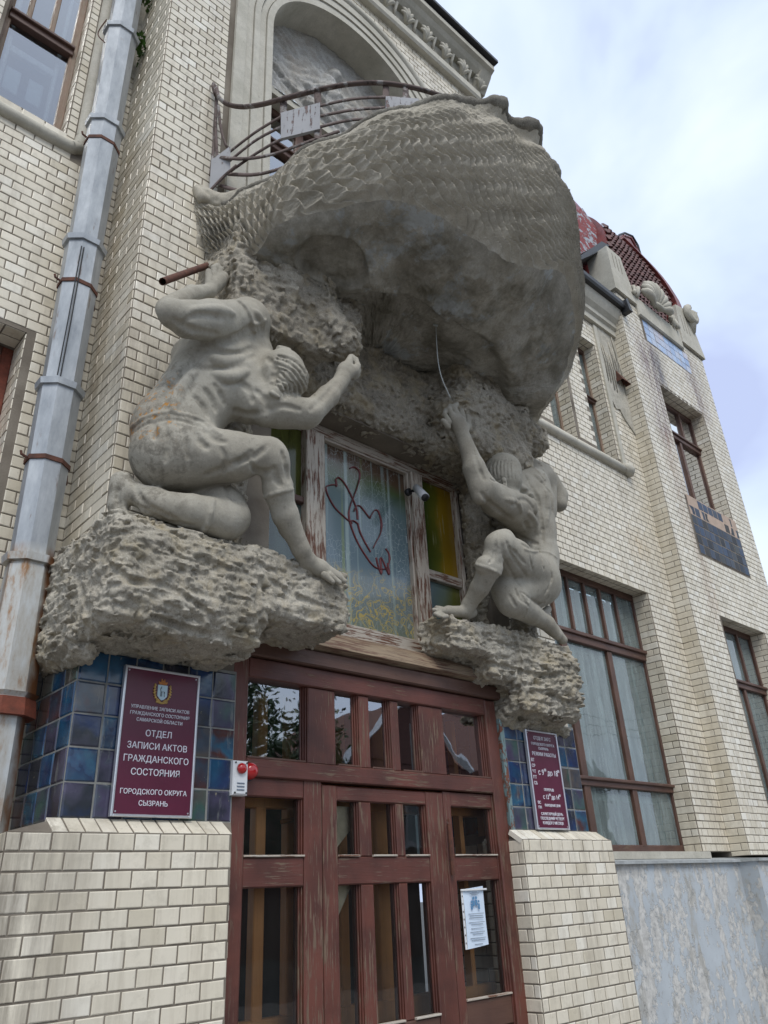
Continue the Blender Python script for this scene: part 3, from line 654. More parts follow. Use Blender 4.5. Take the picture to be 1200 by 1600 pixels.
for x in (6.36, 6.72, 7.04, 7.34, 7.68, 7.98): q.bbox(x, x+.04, yb+.16, yb+.20, 2.46, 3.15)
q.bbox(5.75, 8.34, yb+.17, yb+.21, 2.34, 2.47); q.bbox(5.75, 8.34, yb+.17, yb+.21, .80, .87); q.build('inner_frame', M_WWH, w)
q = MB(); q.box(8.34, 8.36, yb+.06, yb+.5, .3, 3.18); q.build('inner_reveal', M_CURT, w)
room(w, 5.6, 8.4, yb+.45, yb+3.5, .2, 3.25, simple('pale_room', (.12, .155, .15), .9))
q = MB(); q.box(5.7, 8.36, YR-.045, YR+.2, .235, .30); q.build('window_sill', M_STUC, w)
for (a, b) in ((6.9, 7.38), (7.8, 8.28)):
    w = window(WR, 'narrow_window', a, b+.04, 4.99, 6.9, YR+.17, (M_WTAN, M_WBRH), [], [(6.0, a+.05, b, .06)], t=.07)
    pane(w, a+.07, b-.03, 5.05, 6.84, YR+.20, M_GLM); room(w, a, b+.05, YR+.28, YR+1.5, 4.9, 7.)

# ================================================================ plinth below the right wing
PL = thing('plinth_wall', 'peeling pale blue plaster plinth below the right-hand windows', 'wall')
q = MB(); q.box(5.3, 8.78, 4.14, 4.6, -1.6, .19); q.box(8.78, 11.75, 3.94, 4.6, -1.6, .19); q.build('plinth_face', M_BLUE, PL)
q = MB(); q.prismx([(4.3, .19), (4.10, .19), (4.10, .215), (4.3, .245)], 5.3, 8.76); q.prismx([(4.3, .19), (3.90, .19), (3.90, .215), (4.3, .245)], 8.76, 11.8); q.build('plinth_cap', simple('grey_cap', (.40, .42, .42), .8, bumpv=.5), PL)

# ================================================================ corner bay
XB0, XB1 = 8.9, 11.6
BW = thing('corner_bay', 'tall cream brick corner bay with blue tile panels under a red roof', 'building wing')
hB = [(9.65, 10.95, 4.82, 6.72), (9.67, 10.96, .5, 3.10)]
mb = MB(); backing(mb, YRB, YRB+.6, XB0, XB1, .25, 8.35, hB); mb.build('mortar', M_MORT, BW)
def skB(u, z):
    if any(a < u < b and c < z < d for a, b, c, d in hB): return True
    if 9.56 < u < 11.02 and 3.93 < z < 4.83: return True
    if 9.55 < u < 10.86 and z > 7.5: return True
    if z > 8.1+.0: return True
    return False
fc = Face('brick', M_BRICK)
fc.lay((0, YRB, 0), *FRONT, XB0, XB1, .25, 8.12, mw=.122, skip=skB)
fc.lay((XB0, 0, 0), *LEFTF, -YR, -YRB, .25, 8.5, mode='alt', mw=.13)
fc.lay((10.95, 0, 0), *LEFTF, -YRB-.22, -YRB, 4.82, 6.72, mode='alt', mw=.122)
fc.lay((10.96, 0, 0), *LEFTF, -YRB-.22, -YRB, .5, 3.10, mode='alt', mw=.122)
for zt in (6.72, 3.10):
    for x in np.arange(9.7, 10.95, .122):
        for k in range(2): fc.add((x, YRB+.05+.11*k, zt), (1, 0, 0), (0, 0, -1), .112, .10, (0, -1, 0))
fc.finish(BW)
# blue tile panels
bt = NB('dull_navy_tile'); M_TILED = bt.fin(bt.bsdf(bt.mix(bt.ramp(bt.noise(8, 6, .7), [(.5, 0.), (.75, .35)]), bt.ramp(bt.rand(), [(0, (.004, .006, .010)), (.3, (.010, .028, .075)), (.55, (.02, .045, .10)), (.75, (.008, .010, .018)), (.9, (.04, .034, .03)), (1, (.012, .04, .07))]), (.08, .09, .09)), bt.ramp(bt.rand(), [(0, .3), (1, .5)]), spec=.2))
tl = Face('tile', M_TILED, .004, .004, .015)
for k in range(6):
    for x in np.arange(9.56, 11.0, .146):
        if k >= 4 and random.random() < (.30 if k == 5 else .25): continue
        tl.add((x+.073, YRB-.004, 3.93+k*.148+.074), *FRONT, .138, .138)
tl.finish(BW)
q = MB(); q.box(9.56, 11.02, YRB-.006, YRB+.01, 3.93, 4.52); q.build('tile_bed', M_MORT, BW)
q = MB(); q.box(9.56, 11.02, YRB-.007, YRB+.01, 4.52, 4.825); q.build('terracotta_strip', M_TERRA, BW)
bt = NB('pale_blue_tile'); rr = bt.rand(); c = bt.ramp(rr, [(0, (.16, .26, .46)), (.35, (.30, .42, .62)), (.6, (.38, .42, .52)), (.8, (.44, .38, .40)), (1, (.25, .38, .60))])
c = bt.mix(bt.ramp(bt.noise(2.5, 6, .7, bt.map((3, 3, .7))), [(.5, 0.), (.62, .6)]), c, (.36, .34, .34)); M_BT = bt.fin(bt.bsdf(c, .25, coat=.4))
tl = Face('pale_tile', M_BT, .003, .004, .015)
for k in range(3):
    for x in np.arange(9.58, 10.82, .155): tl.add((x+.077, YRB-.004, 7.51+k*.142+.071), *FRONT, .148, .135)
tl.finish(BW)
q = MB(); q.box(9.55, 10.86, YRB-.0045, YRB+.01, 7.5, 7.94); q.build('tile_bed', M_MORT, BW)
for (hx, zz) in (((9.65, 10.95), (4.82, 6.72)), ((9.67, 10.96), (.5, 3.10))):
    up = zz[0] > 3
    yb = YRB+.2
    zt = 6.1 if up else 2.3
    w = window(BW, 'window', hx[0], hx[1]+.04, zz[0], zz[1], yb, (M_WBR, M_WBRH), [(10.1, zt+.05, zz[1]-.05, .04), (10.52, zt+.05, zz[1]-.05, .04), (10.32, zz[0]+.05, zt-.04, .06)], [(zt, hx[0]+.05, hx[1], .11)], t=.075)
    gm = M_GL if up else M_GLM
    for a, b in ((9.73, 10.08), (10.12, 10.5), (10.54, 10.9)): pane(w, a, b, zt+.05, zz[1]-.07, yb+.03, gm)
    for a, b in ((9.73, 10.29), (10.35, 10.9)): pane(w, a, b, zz[0]+.07, zt-.05, yb+.03, gm)
    room(w, hx[0], hx[1]+.1, yb+.3, yb+2.5, zz[0], zz[1], M_DARK if up else MATS['pale_room'])
    if up:
        for i in range(7): part_box('curtain_fold', M_GREENC, w, 9.75+i*.075, 9.80+i*.075, yb+.20+.02*(i % 2), yb+.25, zz[0]+.05, 5.75, b=.02)
    else:
        q = MB()
        for x in (9.9, 10.4, 10.75): q.bbox(x, x+.05, yb+.14, yb+.18, .5, 3.0)
        q.build('inner_frame', M_WWH, w)
q = MB(); q.bbox(11.0, 11.45, YRB-.04, YRB+.01, .72, .79, b=.02); q.build('broken_sill', M_WHITE, BW)
# attic: lintel, two end blocks, shell cartouche, scroll
q = MB(); q.bbox(9.46, 10.84, YRB-.05, YRB+.2, 7.945, 8.32, b=.02); q.build('attic_lintel', M_STUC, BW)
q = MB(); q.prism([(8.84, 8.13), (9.44, 8.13), (9.44, 8.30), (9.28, 8.86), (9.26, 9.0), (8.86, 9.0)], YRB-.05, YRB+.32); q.build('attic_block', M_STUC, BW)
for i in range(3): part_box('block_groove', M_MORT, BW, 8.98+i*.1, 8.99+i*.1, YRB-.053, YRB-.045, 8.6, 8.92, b=.001)
q = MB(); q.prism([(10.86, 8.13), (11.64, 8.13), (11.60, 8.3), (11.45, 8.95), (11.3, 9.08), (10.98, 9.0), (10.92, 8.6)], YRB-.05, YRB+.32); q.build('attic_block', M_STUC, BW)
for i in range(3): part_box('block_groove', M_MORT, BW, 11.05+i*.1, 11.06+i*.1, YRB-.053, YRB-.045, 8.45-.0*i, 8.8, b=.001)
sp = [(11.42+.17*(1-t*.75)*math.cos(2+t*7.5), YRB-.10-.05*t, 8.93+.17*(1-t*.75)*math.sin(2+t*7.5)) for t in np.linspace(0, 1, 30)]
q = MB(); q.tube(sp, .06, 8, rs=[.075-.045*t for t in np.linspace(0, 1, 30)]); q.tube([(11.42, YRB-.08, 9.1), (11.40, YRB-.1, 8.95), (11.44, YRB-.06, 8.6)], .1, 8, rs=[.03, .12, .03]); q.build('scroll_ornament', M_STUC, BW, True)
q = MB(); n = 9
for i in range(n):
    a = -1.25+2.5*i/(n-1); l = .52*(1-.12*abs(a))
    pts = [(10.05+math.sin(a)*l*t*1.05, YRB-.04-.12*math.sin(t*2.6), 8.34+math.cos(a)*l*t) for t in np.linspace(.1, 1, 7)]
    q.tube(pts, .05, 7, rs=[.02, .035, .05, .065, .075, .07, .03])
q.tube([(9.9, YRB-.08, 8.42), (10.0, YRB-.14, 8.36), (10.12, YRB-.14, 8.36), (10.2, YRB-.08, 8.44)], .045, 7)
for s in (-1, 1):
    q.tube([(10.05+s*(.5+.06*t), YRB-.06-.03*math.sin(t*3), 8.40+.10*math.sin(t*4)) for t in np.linspace(0, 3, 12)], .04, 6)
q.build('shell_cartouche', M_STUC, BW, True)
# roof: curved mansard with tile courses, sheet-metal hip, dormer
RO_ = [(952, 380, 4.36), (975, 366, 4.5), (1003, 413, 4.34), (1012, 421, 4.33), (1030, 442, 4.30), (1045, 462, 4.27), (1057, 483, 4.25), (1059, 510, 4.22)]
edge_ = catmull([tuple(P(*c)) for c in RO_[2:]], 24)
rz = [float(p[2]) for p in edge_][::-1]; rxx = [float(p[0]) for p in edge_][::-1]; ry_ = [float(p[1]) for p in edge_][::-1]
def rx1(z): return float(np.interp(z, rz, rxx, right=rxx[-1]-(max(z-rz[-1], 0))*.9))
def rx0(z): return 9.30+max(0, z-9.0)*.30
def ryy(z): return YRB+.14+max(0, z-8.3)*.06+max(0, z-9.8)**2*.25
zz_ = np.linspace(8.33, 11.0, 22)
q = MB()
for z0, z1 in zip(zz_[:-1], zz_[1:]):
    y0, y1 = ryy(z0), ryy(z1)
    q.add([(rx0(z0), y0, z0), (rx1(z0), y0, z0), (rx1(z1), y1, z1), (rx0(z1), y1, z1), (rx0(z0), y0+2.5, z0), (rx1(z0), y0+2.5, z0), (rx1(z1), y1+2.5, z1), (rx0(z1), y1+2.5, z1)], [(0, 1, 2, 3), (0, 3, 7, 4), (1, 5, 6, 2)])
rf = q.build('roof', M_REDSH, BW)
tm = None; cnt = 0; zt_ = np.arange(8.36, 10.75, .105)
for k, z0 in enumerate(zt_):
    y0 = ryy(z0); dv = np.array([0, ryy(z0+.1)-y0, .1]); dv /= np.linalg.norm(dv); nn = np.array([0, -dv[2], dv[1]])
    x = rx0(z0)+.07+(.055 if k % 2 else 0)
    while x < rx1(z0)-.22 and cnt < 298:
        if tm is None:
            mm = MB(); mm.add([(-.05, -.012, -.02), (0, -.045, -.025), (.05, -.012, -.02), (-.05, .02, .12), (0, -.01, .12), (.05, .02, .12), (-.05, .03, -.02), (.05, .03, -.02)], [(0, 1, 4, 3), (1, 2, 5, 4), (0, 6, 7, 2, 1)])
            ob = mm.build('roof_tile', M_ROOF, rf); tm = ob.data
        else: ob = bpy.data.objects.new('roof_tile', tm); link(ob, rf)
        mt = Matrix.Identity(4)
        ja, jb = random.uniform(-.08, .08), random.uniform(-.07, .07)
        for r in range(3): mt[r][0] = (1, 0, ja)[r]; mt[r][1] = -nn[r]+(jb, 0, jb)[r]; mt[r][2] = dv[r]-(ja, 0, 0)[r]; mt[r][3] = (x+jb*.1, y0, z0+ja*.1)[r]+nn[r]*(.02+abs(jb)*.12)
        ob.matrix_world = mt; ob.parent = rf; x += .112; cnt += 1
# sheet metal gable strips at both ends of the mansard
def strip(path, w0, name, mat):
    q = MB(); n = len(path)
    for i in range(n-1):
        (x0, y0, z0), (x1, y1, z1) = path[i], path[i+1]
        q.add([(x0, y0, z0), (x0+w0, y0, z0), (x1+w0, y1, z1), (x1, y1, z1), (x0, y0+.35, z0), (x0+w0, y0+.35, z0), (x1+w0, y1+.35, z1), (x1, y1+.35, z1)], [(0, 1, 2, 3), (0, 3, 7, 4), (1, 5, 6, 2), (4, 7, 6, 5)])
    return q.build(name, mat, BW)
strip([(rx1(z)-.17, ryy(z)-.10, z) for z in zz_[:18]], .18, 'hip_flashing', M_REDSH)
q = MB(); a = P(876, 318, 5.0); 
pA = [P(872, 330, 4.5), P(905, 318, 4.5), P(951, 376, 4.3), P(940, 392, 4.3), P(896, 422, 4.4), P(880, 420, 4.4)]
def extr(pts, off):
    q = MB(); n = len(pts); q.add(list(pts)+[p+off for p in pts], [tuple(range(n)), tuple(range(2*n-1, n-1, -1))]+[(i, (i+1) % n, (i+1) % n+n, i+n) for i in range(n)]); return q
extr([P(868, 345, 4.5), P(886, 332, 4.5), P(910, 325, 4.5), P(945, 376, 4.45), P(898, 402, 4.45), P(886, 412, 4.45)], np.array([.3, 1.2, .05])).build('roof_side_sheet', M_RMET, BW)
extr([P(870, 312, 4.75), P(885, 307, 4.75), P(898, 314, 4.75), P(908, 325, 4.6), P(886, 334, 4.6), P(868, 345, 4.6)], np.array([.3, 1.2, .05])).build('roof_crest_sheet', M_REDSH, BW)
extr([P(898, 405, 4.15), P(940, 377, 4.15), P(952, 383, 4.15), P(948, 388, 4.15), P(898, 410, 4.15)], np.array([.1, .3, .02])).build('block_cap', M_BLACK, BW)
extr([P(875, 384, 4.5), P(889, 402, 4.5), P(897, 409, 4.5), P(888, 420, 4.5), P(870, 400, 4.5)], np.array([.3, .8, .0])).build('roof_side_sheet', M_REDSH, BW)
dm = [P(958, 378, 4.5), P(966, 370, 4.45), P(975, 366, 4.45), P(986, 371, 4.42), P(994, 384, 4.4), P(999, 398, 4.38), P(1002, 413, 4.36), P(997, 418, 4.36), P(980, 404, 4.42), P(962, 390, 4.48)]
dr = extr(dm, np.array([.05, .9, .1])).build('dormer', M_REDSH, BW)
q = MB()
for (c0, c1) in (((972, 376), (996, 414)), ((978, 374), (999, 408))):
    q.tube([P(*c0, 4.36), P((c0[0]+c1[0])/2+3, (c0[1]+c1[1])/2-2, 4.33), P(*c1, 4.30)], .018, 6)
q.tube([P(968, 378, 4.38), P(975, 368, 4.36), P(986, 372, 4.34), P(996, 390, 4.32), P(1000, 410, 4.30)], .022, 6); q.build('dormer_frame', M_REDSH, dr, True)
q = MB(); q.tube([P(960, 374, 4.36), P(968, 367, 4.36), P(976, 364, 4.35), P(988, 369, 4.34), P(997, 384, 4.32), P(1003, 404, 4.30), P(1004, 415, 4.30)], .02, 6); q.build('dormer_hood', M_BLACK, dr, True)
extr([P(1056, 485, 4.1), P(1059, 480, 4.1), P(1060, 508, 4.1), P(1054, 510, 4.1), P(1046, 492, 4.1), P(1047, 488, 4.1)], np.array([.05, .3, .0])).build('roof_side_sheet', M_REDSH, BW)

# ================================================================ entrance piers with their tile boxes
def pier(label, x0, x1, tx0, tx1, xl, seed):
    """brick pier, sloping soldier-brick cap, tiled box above"""
    T = thing('entrance_pier', label, 'pier', group='tiled piers beside the door')
    YF, YT = 3.5, 3.6
    q = MB(); q.box(x0, x1, YF, 4.15, -1.6, .325)
    q.add([(x0, YF, .325), (x1, YF, .325), (x1, 4.15, .325), (x0, 4.15, .325), (tx0, YT, .39), (tx1, YT, .39), (tx1, 4.15, .39), (tx0, 4.15, .39)], [(0, 1, 5, 4), (1, 2, 6, 5), (3, 0, 4, 7)])
    q.build('mortar', M_MORT, T); q = MB(); q.box(tx0, tx1, YT, 4.2, .39, 1.16); q.build('tile_grout', M_GROUT, T)
    fc = Face('brick', M_BRICK)
    fc.lay((0, YF, 0), *FRONT, x0, x1, -1.6, .325, mw=.1225, zoff=.325-26*.0753, mh=.0753)
    fc.lay((x0, 0, 0), *LEFTF, -4.15, -YF, -1.6, .325, mode='alt', mw=.12, zoff=.325-26*.0753, mh=.0753)
    fc.lay((x1, 0, 0), *RIGHTF, YF, 4.15, -1.6, .325, mode='alt', mw=.12, zoff=.325-26*.0753, mh=.0753)
    s = np.array([0, YT-YF, .065]); ls = np.linalg.norm(s); s = s/ls; nrm = np.array([0, -s[2], s[1]])
    x = tx0-.06
    while x < min(tx1+.04, x1)-.02:
        fc.add(np.array([x+.036, (YF+YT)/2, .358]), (1, 0, 0), nrm, .064, ls-.004, s); x += .073
    fc.finish(T)
    tl = Face('tile', M_TILE, .005, .005, .02)
    n = 6 if tx1-tx0 > .86 else 6
    tw = (tx1-tx0)/n*1.0
    for k in range(5):
        for i in range(n): tl.add((tx0+(i+.5)*tw, YT, .39+(k+.5)*.152), *FRONT, tw-.008, .144)
        for i in range(4):
            tl.add((tx0, YT+(i+.5)*.15, .39+(k+.5)*.152), *LEFTF, .142, .144)
            tl.add((tx1, YT+(i+.5)*.15, .39+(k+.5)*.152), *RIGHTF, .142, .144)
    tl.finish(T)
    return T
T1 = pier('brick and blue tile pier carrying the large burgundy office sign', 1.12, 2.17, 1.36, 2.225, -.2, 1)
T2 = pier('brick and blue tile pier carrying the narrow opening-hours sign', 4.41, 5.46, 4.46, 5.335, 4.41, 2)

# ================================================================ entrance door
DY = 3.83
D = thing('entrance_door', 'weathered red-brown wooden three-leaf door with glazed transom lights', 'door')
def post(x0, x1, z0, z1, y=DY, d=.07, name='stile', par_=D, mat=None, b=.007): return part_box(name, mat or M_WRED, par_, x0, x1, y, y+d, z0, z1, b=b)
def rail(x0, x1, z0, z1, y=DY, d=.07, name='rail', par_=D, mat=None, b=.007): return part_box(name, mat or M_WREDH, par_, x0, x1, y, y+d, z0, z1, b=b)
def reeded(x0, x1, z0, z1, side, y, par_):
    """stepped reeds on the side of a post"""
    q = MB()
    for i in range(3):
        if side > 0: q.bbox(x1+.002+i*.009, x1+.009+i*.009, y+.012+i*.012, y+.06, z0, z1, b=.003)
        else: q.bbox(x0-.009-i*.009, x0-.002-i*.009, y+.012+i*.012, y+.06, z0, z1, b=.003)
    q.build('reeding', M_WRED, par_)
for (a, b) in ((2.33, 2.44), (4.535, 4.655)): part_box('door_frame', M_WRED, D, a, b, DY-.02, DY+.1, -1.6, 1.33, b=.008)
rail(2.44, 4.535, 1.215, 1.335, DY-.015, .09); rail(2.44, 4.535, .655, .755, DY-.02, .09)
for (a, b) in ((2.87, 3.10), (3.285, 3.385), (3.565, 3.65), (3.835, 4.085)):
    post(a+.012, b, .755, 1.215, DY, .06); reeded(a+.012, b, .755, 1.215, -1, DY, D)
reeded(4.535, 4.6, .755, 1.215, -1, DY, D)
for (a, b) in ((2.45, 2.87), (3.10, 3.28), (3.385, 3.56), (3.65, 3.84), (4.085, 4.53)): pane(D, a, b, .755, 1.215, DY+.045, M_GLT)
q = MB()
for (a, b) in ((2.45, 2.86), (3.11, 3.28), (3.39, 3.56), (3.66, 3.83), (4.10, 4.53)): q.bbox(a, b, DY-.012, DY+.03, .755, .768, b=.003)
q.build('glazing_bead', M_WBRH, D)
# leaves
def leaf(x0, x1, cols, name, low, dy=0, openrail=.65):
    Lf = MB(); y = DY+dy
    Lf.bbox(x0, cols[0][0], y, y+.06, -1.55, openrail); Lf.bbox(cols[-1][1], x1, y, y+.06, -1.55, openrail)
    lf = Lf.build('door_leaf', M_WRED, D)
    xa, xb = cols[0][0], cols[-1][1]
    rail(xa, xb, .555, openrail, y+.004, .05, par_=lf); rail(xa, xb, .095, .245, y+.004, .05, par_=lf); rail(xa, xb, low-.16, low, y+.004, .05, par_=lf, mat=M_WBRH); rail(xa, xb, -1.55, -1.3, y+.004, .05, par_=lf)
    for i in range(len(cols)-1):
        a, b = cols[i][1], cols[i+1][0]
        for (za, zb) in ((.245, .555), (low, .095)): post(a+.014, b, za, zb, y+.006, .045, par_=lf); reeded(a+.014, b, za, zb, -1, y+.006, lf)
    reeded(xb, x1, low, .095, -1, y+.004, lf); reeded(xb, x1, .245, .555, -1, y+.004, lf)
    for (a, b) in cols: pane(lf, a, b, .245, .555, y+.04, M_GLD); pane(lf, a, b, low, .095, y+.04, M_GLD); pane(lf, a, b, -1.3, low-.16, y+.04, M_GLD)
    q = MB()
    for (a, b) in cols: q.bbox(a, b, y-.008, y+.025, .245, .256, b=.003); q.bbox(a, b, y-.008, y+.025, low, low+.012, b=.003)
    q.build('glazing_bead', M_WOLDH, lf)
    return lf
l1 = leaf(2.445, 2.985, [(2.45, 2.855)], 'left', -.85, 0, .66)
l2 = leaf(2.99, 4.02, [(3.10, 3.265), (3.375, 3.57), (3.655, 3.86)], 'mid', -.62, .0, .64)
l3 = leaf(4.025, 4.532, [(4.095, 4.525)], 'right', -.575, 0, .65)
q = MB(); q.tube([(4.035, DY-.02, .40), (4.035, DY-.02, .44)], .012, 8); q.tube([(4.035, DY-.022, .13), (4.035, DY-.022, .40)], .014, 8); q.tube([(4.035, DY-.02, .455), (4.035, DY-.02, .47)], .008, 8); q.build('hinge', M_RUST, l3)
q = MB(); q.tube([(4.655, DY-.05, .02), (4.655, DY-.05, .30)], .016, 8); q.tube([(4.655, DY-.05, -.03), (4.655, DY-.05, .34)], .009, 8); q.build('hinge', M_BLACK, D)
q = MB(); q.bbox(4.658, 4.70, DY-.045, DY+.02, .40, 1.2, b=.005); q.build('frame_edge', peel('flaked_edge', (.16, .24, .25), (.17, .06, .035), (.05, .03, .02), .5, (9, 9, 4)), D)
q = MB(); q.bbox(2.33, 4.7, DY-.05, DY+.1, 1.338, 1.44, b=.01); q.build('lintel_board', M_WBRH, D)
q = MB(); q.prismx([(DY+.08, 1.442), (DY-.02, 1.442), (DY-.10, 1.46), (DY-.06, 1.54), (DY+.0, 1.60), (DY+.08, 1.60)], 2.35, 4.66); q.build('weather_board', wood('worn_board', (.12, .06, .04), (.17, .10, .07), (.33, .25, .17), .47, False), D)
# the door stands almost flush with the pier boxes
KD = 3.66/3.85
def reseat(root):
    seen = set()
    for ob in root.children_recursive:
        if ob.type == 'MESH' and ob.data.name not in seen:
            seen.add(ob.data.name); me = ob.data; v = np.empty(len(me.vertices)*3, np.float32); me.vertices.foreach_get('co', v); v = v.reshape(-1, 3)
            v[:, 0] *= KD; v[:, 2] *= KD; v[:, 1] += 3.66-3.85; me.vertices.foreach_set('co', v.ravel()); me.update()
reseat(D)
# inner porch door seen through the panes
ID = thing('inner_door', 'orange varnished inner porch door seen through the glass', 'door')
q = MB(); yi = 3.86
for (x0, x1) in ((2.3, 2.34), (float(P(396, 1450, 3.86)[0]), float(P(413, 1450, 3.86)[0])), (float(P(448, 1450, 3.86)[0]), float(P(462, 1450, 3.86)[0])), (3.14, 3.2), (float(P(594, 1450, 3.86)[0]), float(P(616, 1450, 3.86)[0])), (3.86, 3.93), (4.2, 4.24), (4.45, 4.5)): part_box('stile', M_WOR, ID, x0, x1, yi, yi+.06, -1.5, 1.15)
for (z0, z1) in ((.50, .66), (.12, .22), (-.62, -.50), (-.95, -.8), (-1.5, -1.25)): part_box('rail', M_WOR, ID, 2.3, 4.5, yi-.004, yi+.05, z0, z1)
q = MB(); q.box(2.24, 4.46, yi+.7, yi+.72, -1.55, 1.3); q.box(2.24, 4.46, yi+.08, yi+.7, 1.28, 1.30); q.build('porch_wall', M_DARK, ID)
q = MB(); q.prism([(2.98, .51), (3.12, .51), (3.12, .38), (2.98, .25)], 3.74, 3.76); q.prism([(2.98, .09), (3.12, .09), (2.98, -.12)], 3.74, 3.76); q.build('gusset_board', simple('pale_board', (.55, .47, .32), .8), ID)
q = MB(); q.tube([(2.66, yi-.08, .42), (2.74, yi-.08, .435), (2.82, yi-.06, .44)], .014, 6); q.build('door_closer', M_ZINC, ID)

# ================================================================ painted window above the door
FW_ = thing('painted_window', 'cracked painted glass window between the two stone giants', 'window')
yw = 3.82
fr = MB(); fr.bbox(2.43, 4.52, yw, yw+.09, 3.115, 3.20, b=.008); fr.build('head_rail', M_WOLDH, FW_)
part_box('post', M_WOLD, FW_, 2.86, 3.025, yw-.02, yw+.09, 1.62, 3.115); part_box('post', M_WOLD, FW_, 3.915, 4.04, yw-.02, yw+.09, 1.55, 3.115)
part_box('post', M_WOLD, FW_, 2.40, 2.44, yw, yw+.09, 1.6, 3.115); part_box('post', M_WOLD, FW_, 4.445, 4.49, yw, yw+.09, 1.6, 3.115)
part_box('bottom_rail', M_WOLDH, FW_, 3.0, 4.06, yw-.03, yw+.09, 1.56, 1.67); part_box('bottom_rail', M_WOLDH, FW_, 2.44, 2.86, yw, yw+.09, 1.58, 1.66); part_box('bottom_rail', M_WOLDH, FW_, 4.04, 4.445, yw, yw+.09, 1.56, 1.66)
q = MB(); q.prismx([(yw+.05, 1.60), (yw-.10, 1.535), (yw-.10, 1.56), (yw+.05, 1.625)], 2.4, 4.2); q.build('sill_board', M_WOLDH, FW_)
part_box('transom', M_WBRH, FW_, 2.44, 2.86, yw+.01, yw+.07, 2.50, 2.55); part_box('transom', M_WOLDH, FW_, 4.04, 4.445, yw+.01, yw+.07, 2.22, 2.30)
for (x0, x1, z0, z1) in ((3.03, 3.91, 1.672, 3.112),):
    t = .018
    for bx in ((x0, x0+t, z0, z1), (x1-t, x1, z0, z1), (x0+t, x1-t, z0, z0+t), (x0+t, x1-t, z1-t, z1)): part_box('glazing_bead', M_WOLD if bx[3]-bx[2] > .1 else M_WOLDH, FW_, bx[0], bx[1], yw+.01, yw+.06, bx[2], bx[3], b=.003)
pane(FW_, 3.025, 3.915, 1.67, 3.115, yw+.05, M_LEAD); pane(FW_, 2.44, 2.86, 2.55, 3.115, yw+.05, M_GLG); pane(FW_, 2.44, 2.86, 1.66, 2.50, yw+.05, M_GLB)
pg = NB('green_to_amber_paint'); X, Y_, Z_ = pg.sep(); mr = pg.n('ShaderNodeMapRange'); pg.l(X, mr.inputs[0]); mr.inputs[1].default_value = 4.06; mr.inputs[2].default_value = 4.43
c = pg.ramp(pg.math('ADD', mr.outputs[0], pg.math('MULTIPLY', pg.math('SUBTRACT', pg.noise(3, 4), .5), .5)), [(.1, (.03, .06, .015)), (.45, (.12, .12, .012)), (.6, (.26, .16, .008)), (1, (.24, .14, .008))]); c = pg.mix(pg.ramp(pg.noise(1, 5, .7, pg.map((30, 1, 2))), [(.6, 0.), (.66, .5)]), c, (.35, .36, .2))
M_AMB = pg.fin(pg.bsdf(c, .2, coat=.4)); pane(FW_, 4.04, 4.445, 2.30, 3.115, yw+.05, M_AMB)
pg = NB('worn_green_paint'); X, Y_, Z_ = pg.sep(); mr = pg.n('ShaderNodeMapRange'); pg.l(X, mr.inputs[0]); mr.inputs[1].default_value = 4.06; mr.inputs[2].default_value = 4.43
c = pg.ramp(pg.math('ADD', mr.outputs[0], pg.math('MULTIPLY', pg.math('SUBTRACT', pg.noise(3, 4), .5), .6)), [(.1, (.10, .15, .18)), (.5, (.13, .17, .13)), (.8, (.12, .13, .03)), (1, (.10, .10, .02))]); M_WG = pg.fin(pg.bsdf(c, .15, coat=.5)); pane(FW_, 4.04, 4.445, 1.66, 2.22, yw+.05, M_WG)
room(FW_, 2.4, 4.5, 4.0, 4.2, 1.5, 3.2)
# burgundy ribbon drawn on the glass
def onglass(pts, off=0.): return [Vector(P(480+x/4.704, 680+y/4.704, yw+.046-off)) for x, y in pts]
for pts in ([(310, 245), (345, 235), (378, 262), (385, 320), (355, 420), (320, 510), (305, 590), (325, 680), (370, 790), (430, 890), (490, 965), (550, 985), (590, 970), (605, 920), (598, 870), (575, 835)],
            [(215, 380), (205, 365), (165, 368), (138, 385), (150, 440), (200, 530), (270, 600), (330, 650)], [(215, 375), (212, 330), (230, 312), (270, 350), (320, 440), (360, 540), (370, 620)],
            [(345, 560), (360, 525), (385, 520), (420, 560), (460, 610), (470, 590), (500, 550), (525, 570), (545, 650), (540, 720), (510, 780), (485, 830)], [(370, 650), (390, 720), (430, 800), (465, 860)], [(310, 635), (340, 630), (375, 655)],
            [(505, 900), (520, 960), (545, 1020), (540, 900), (600, 1025), (590, 940)]):
    q = MB(); c = catmull([tuple(v) for v in onglass(pts)], 50); q.tube(c, .008, 6, flat=(.0095, .004)); q.build('painted_ribbon', M_REDD, FW_, True)

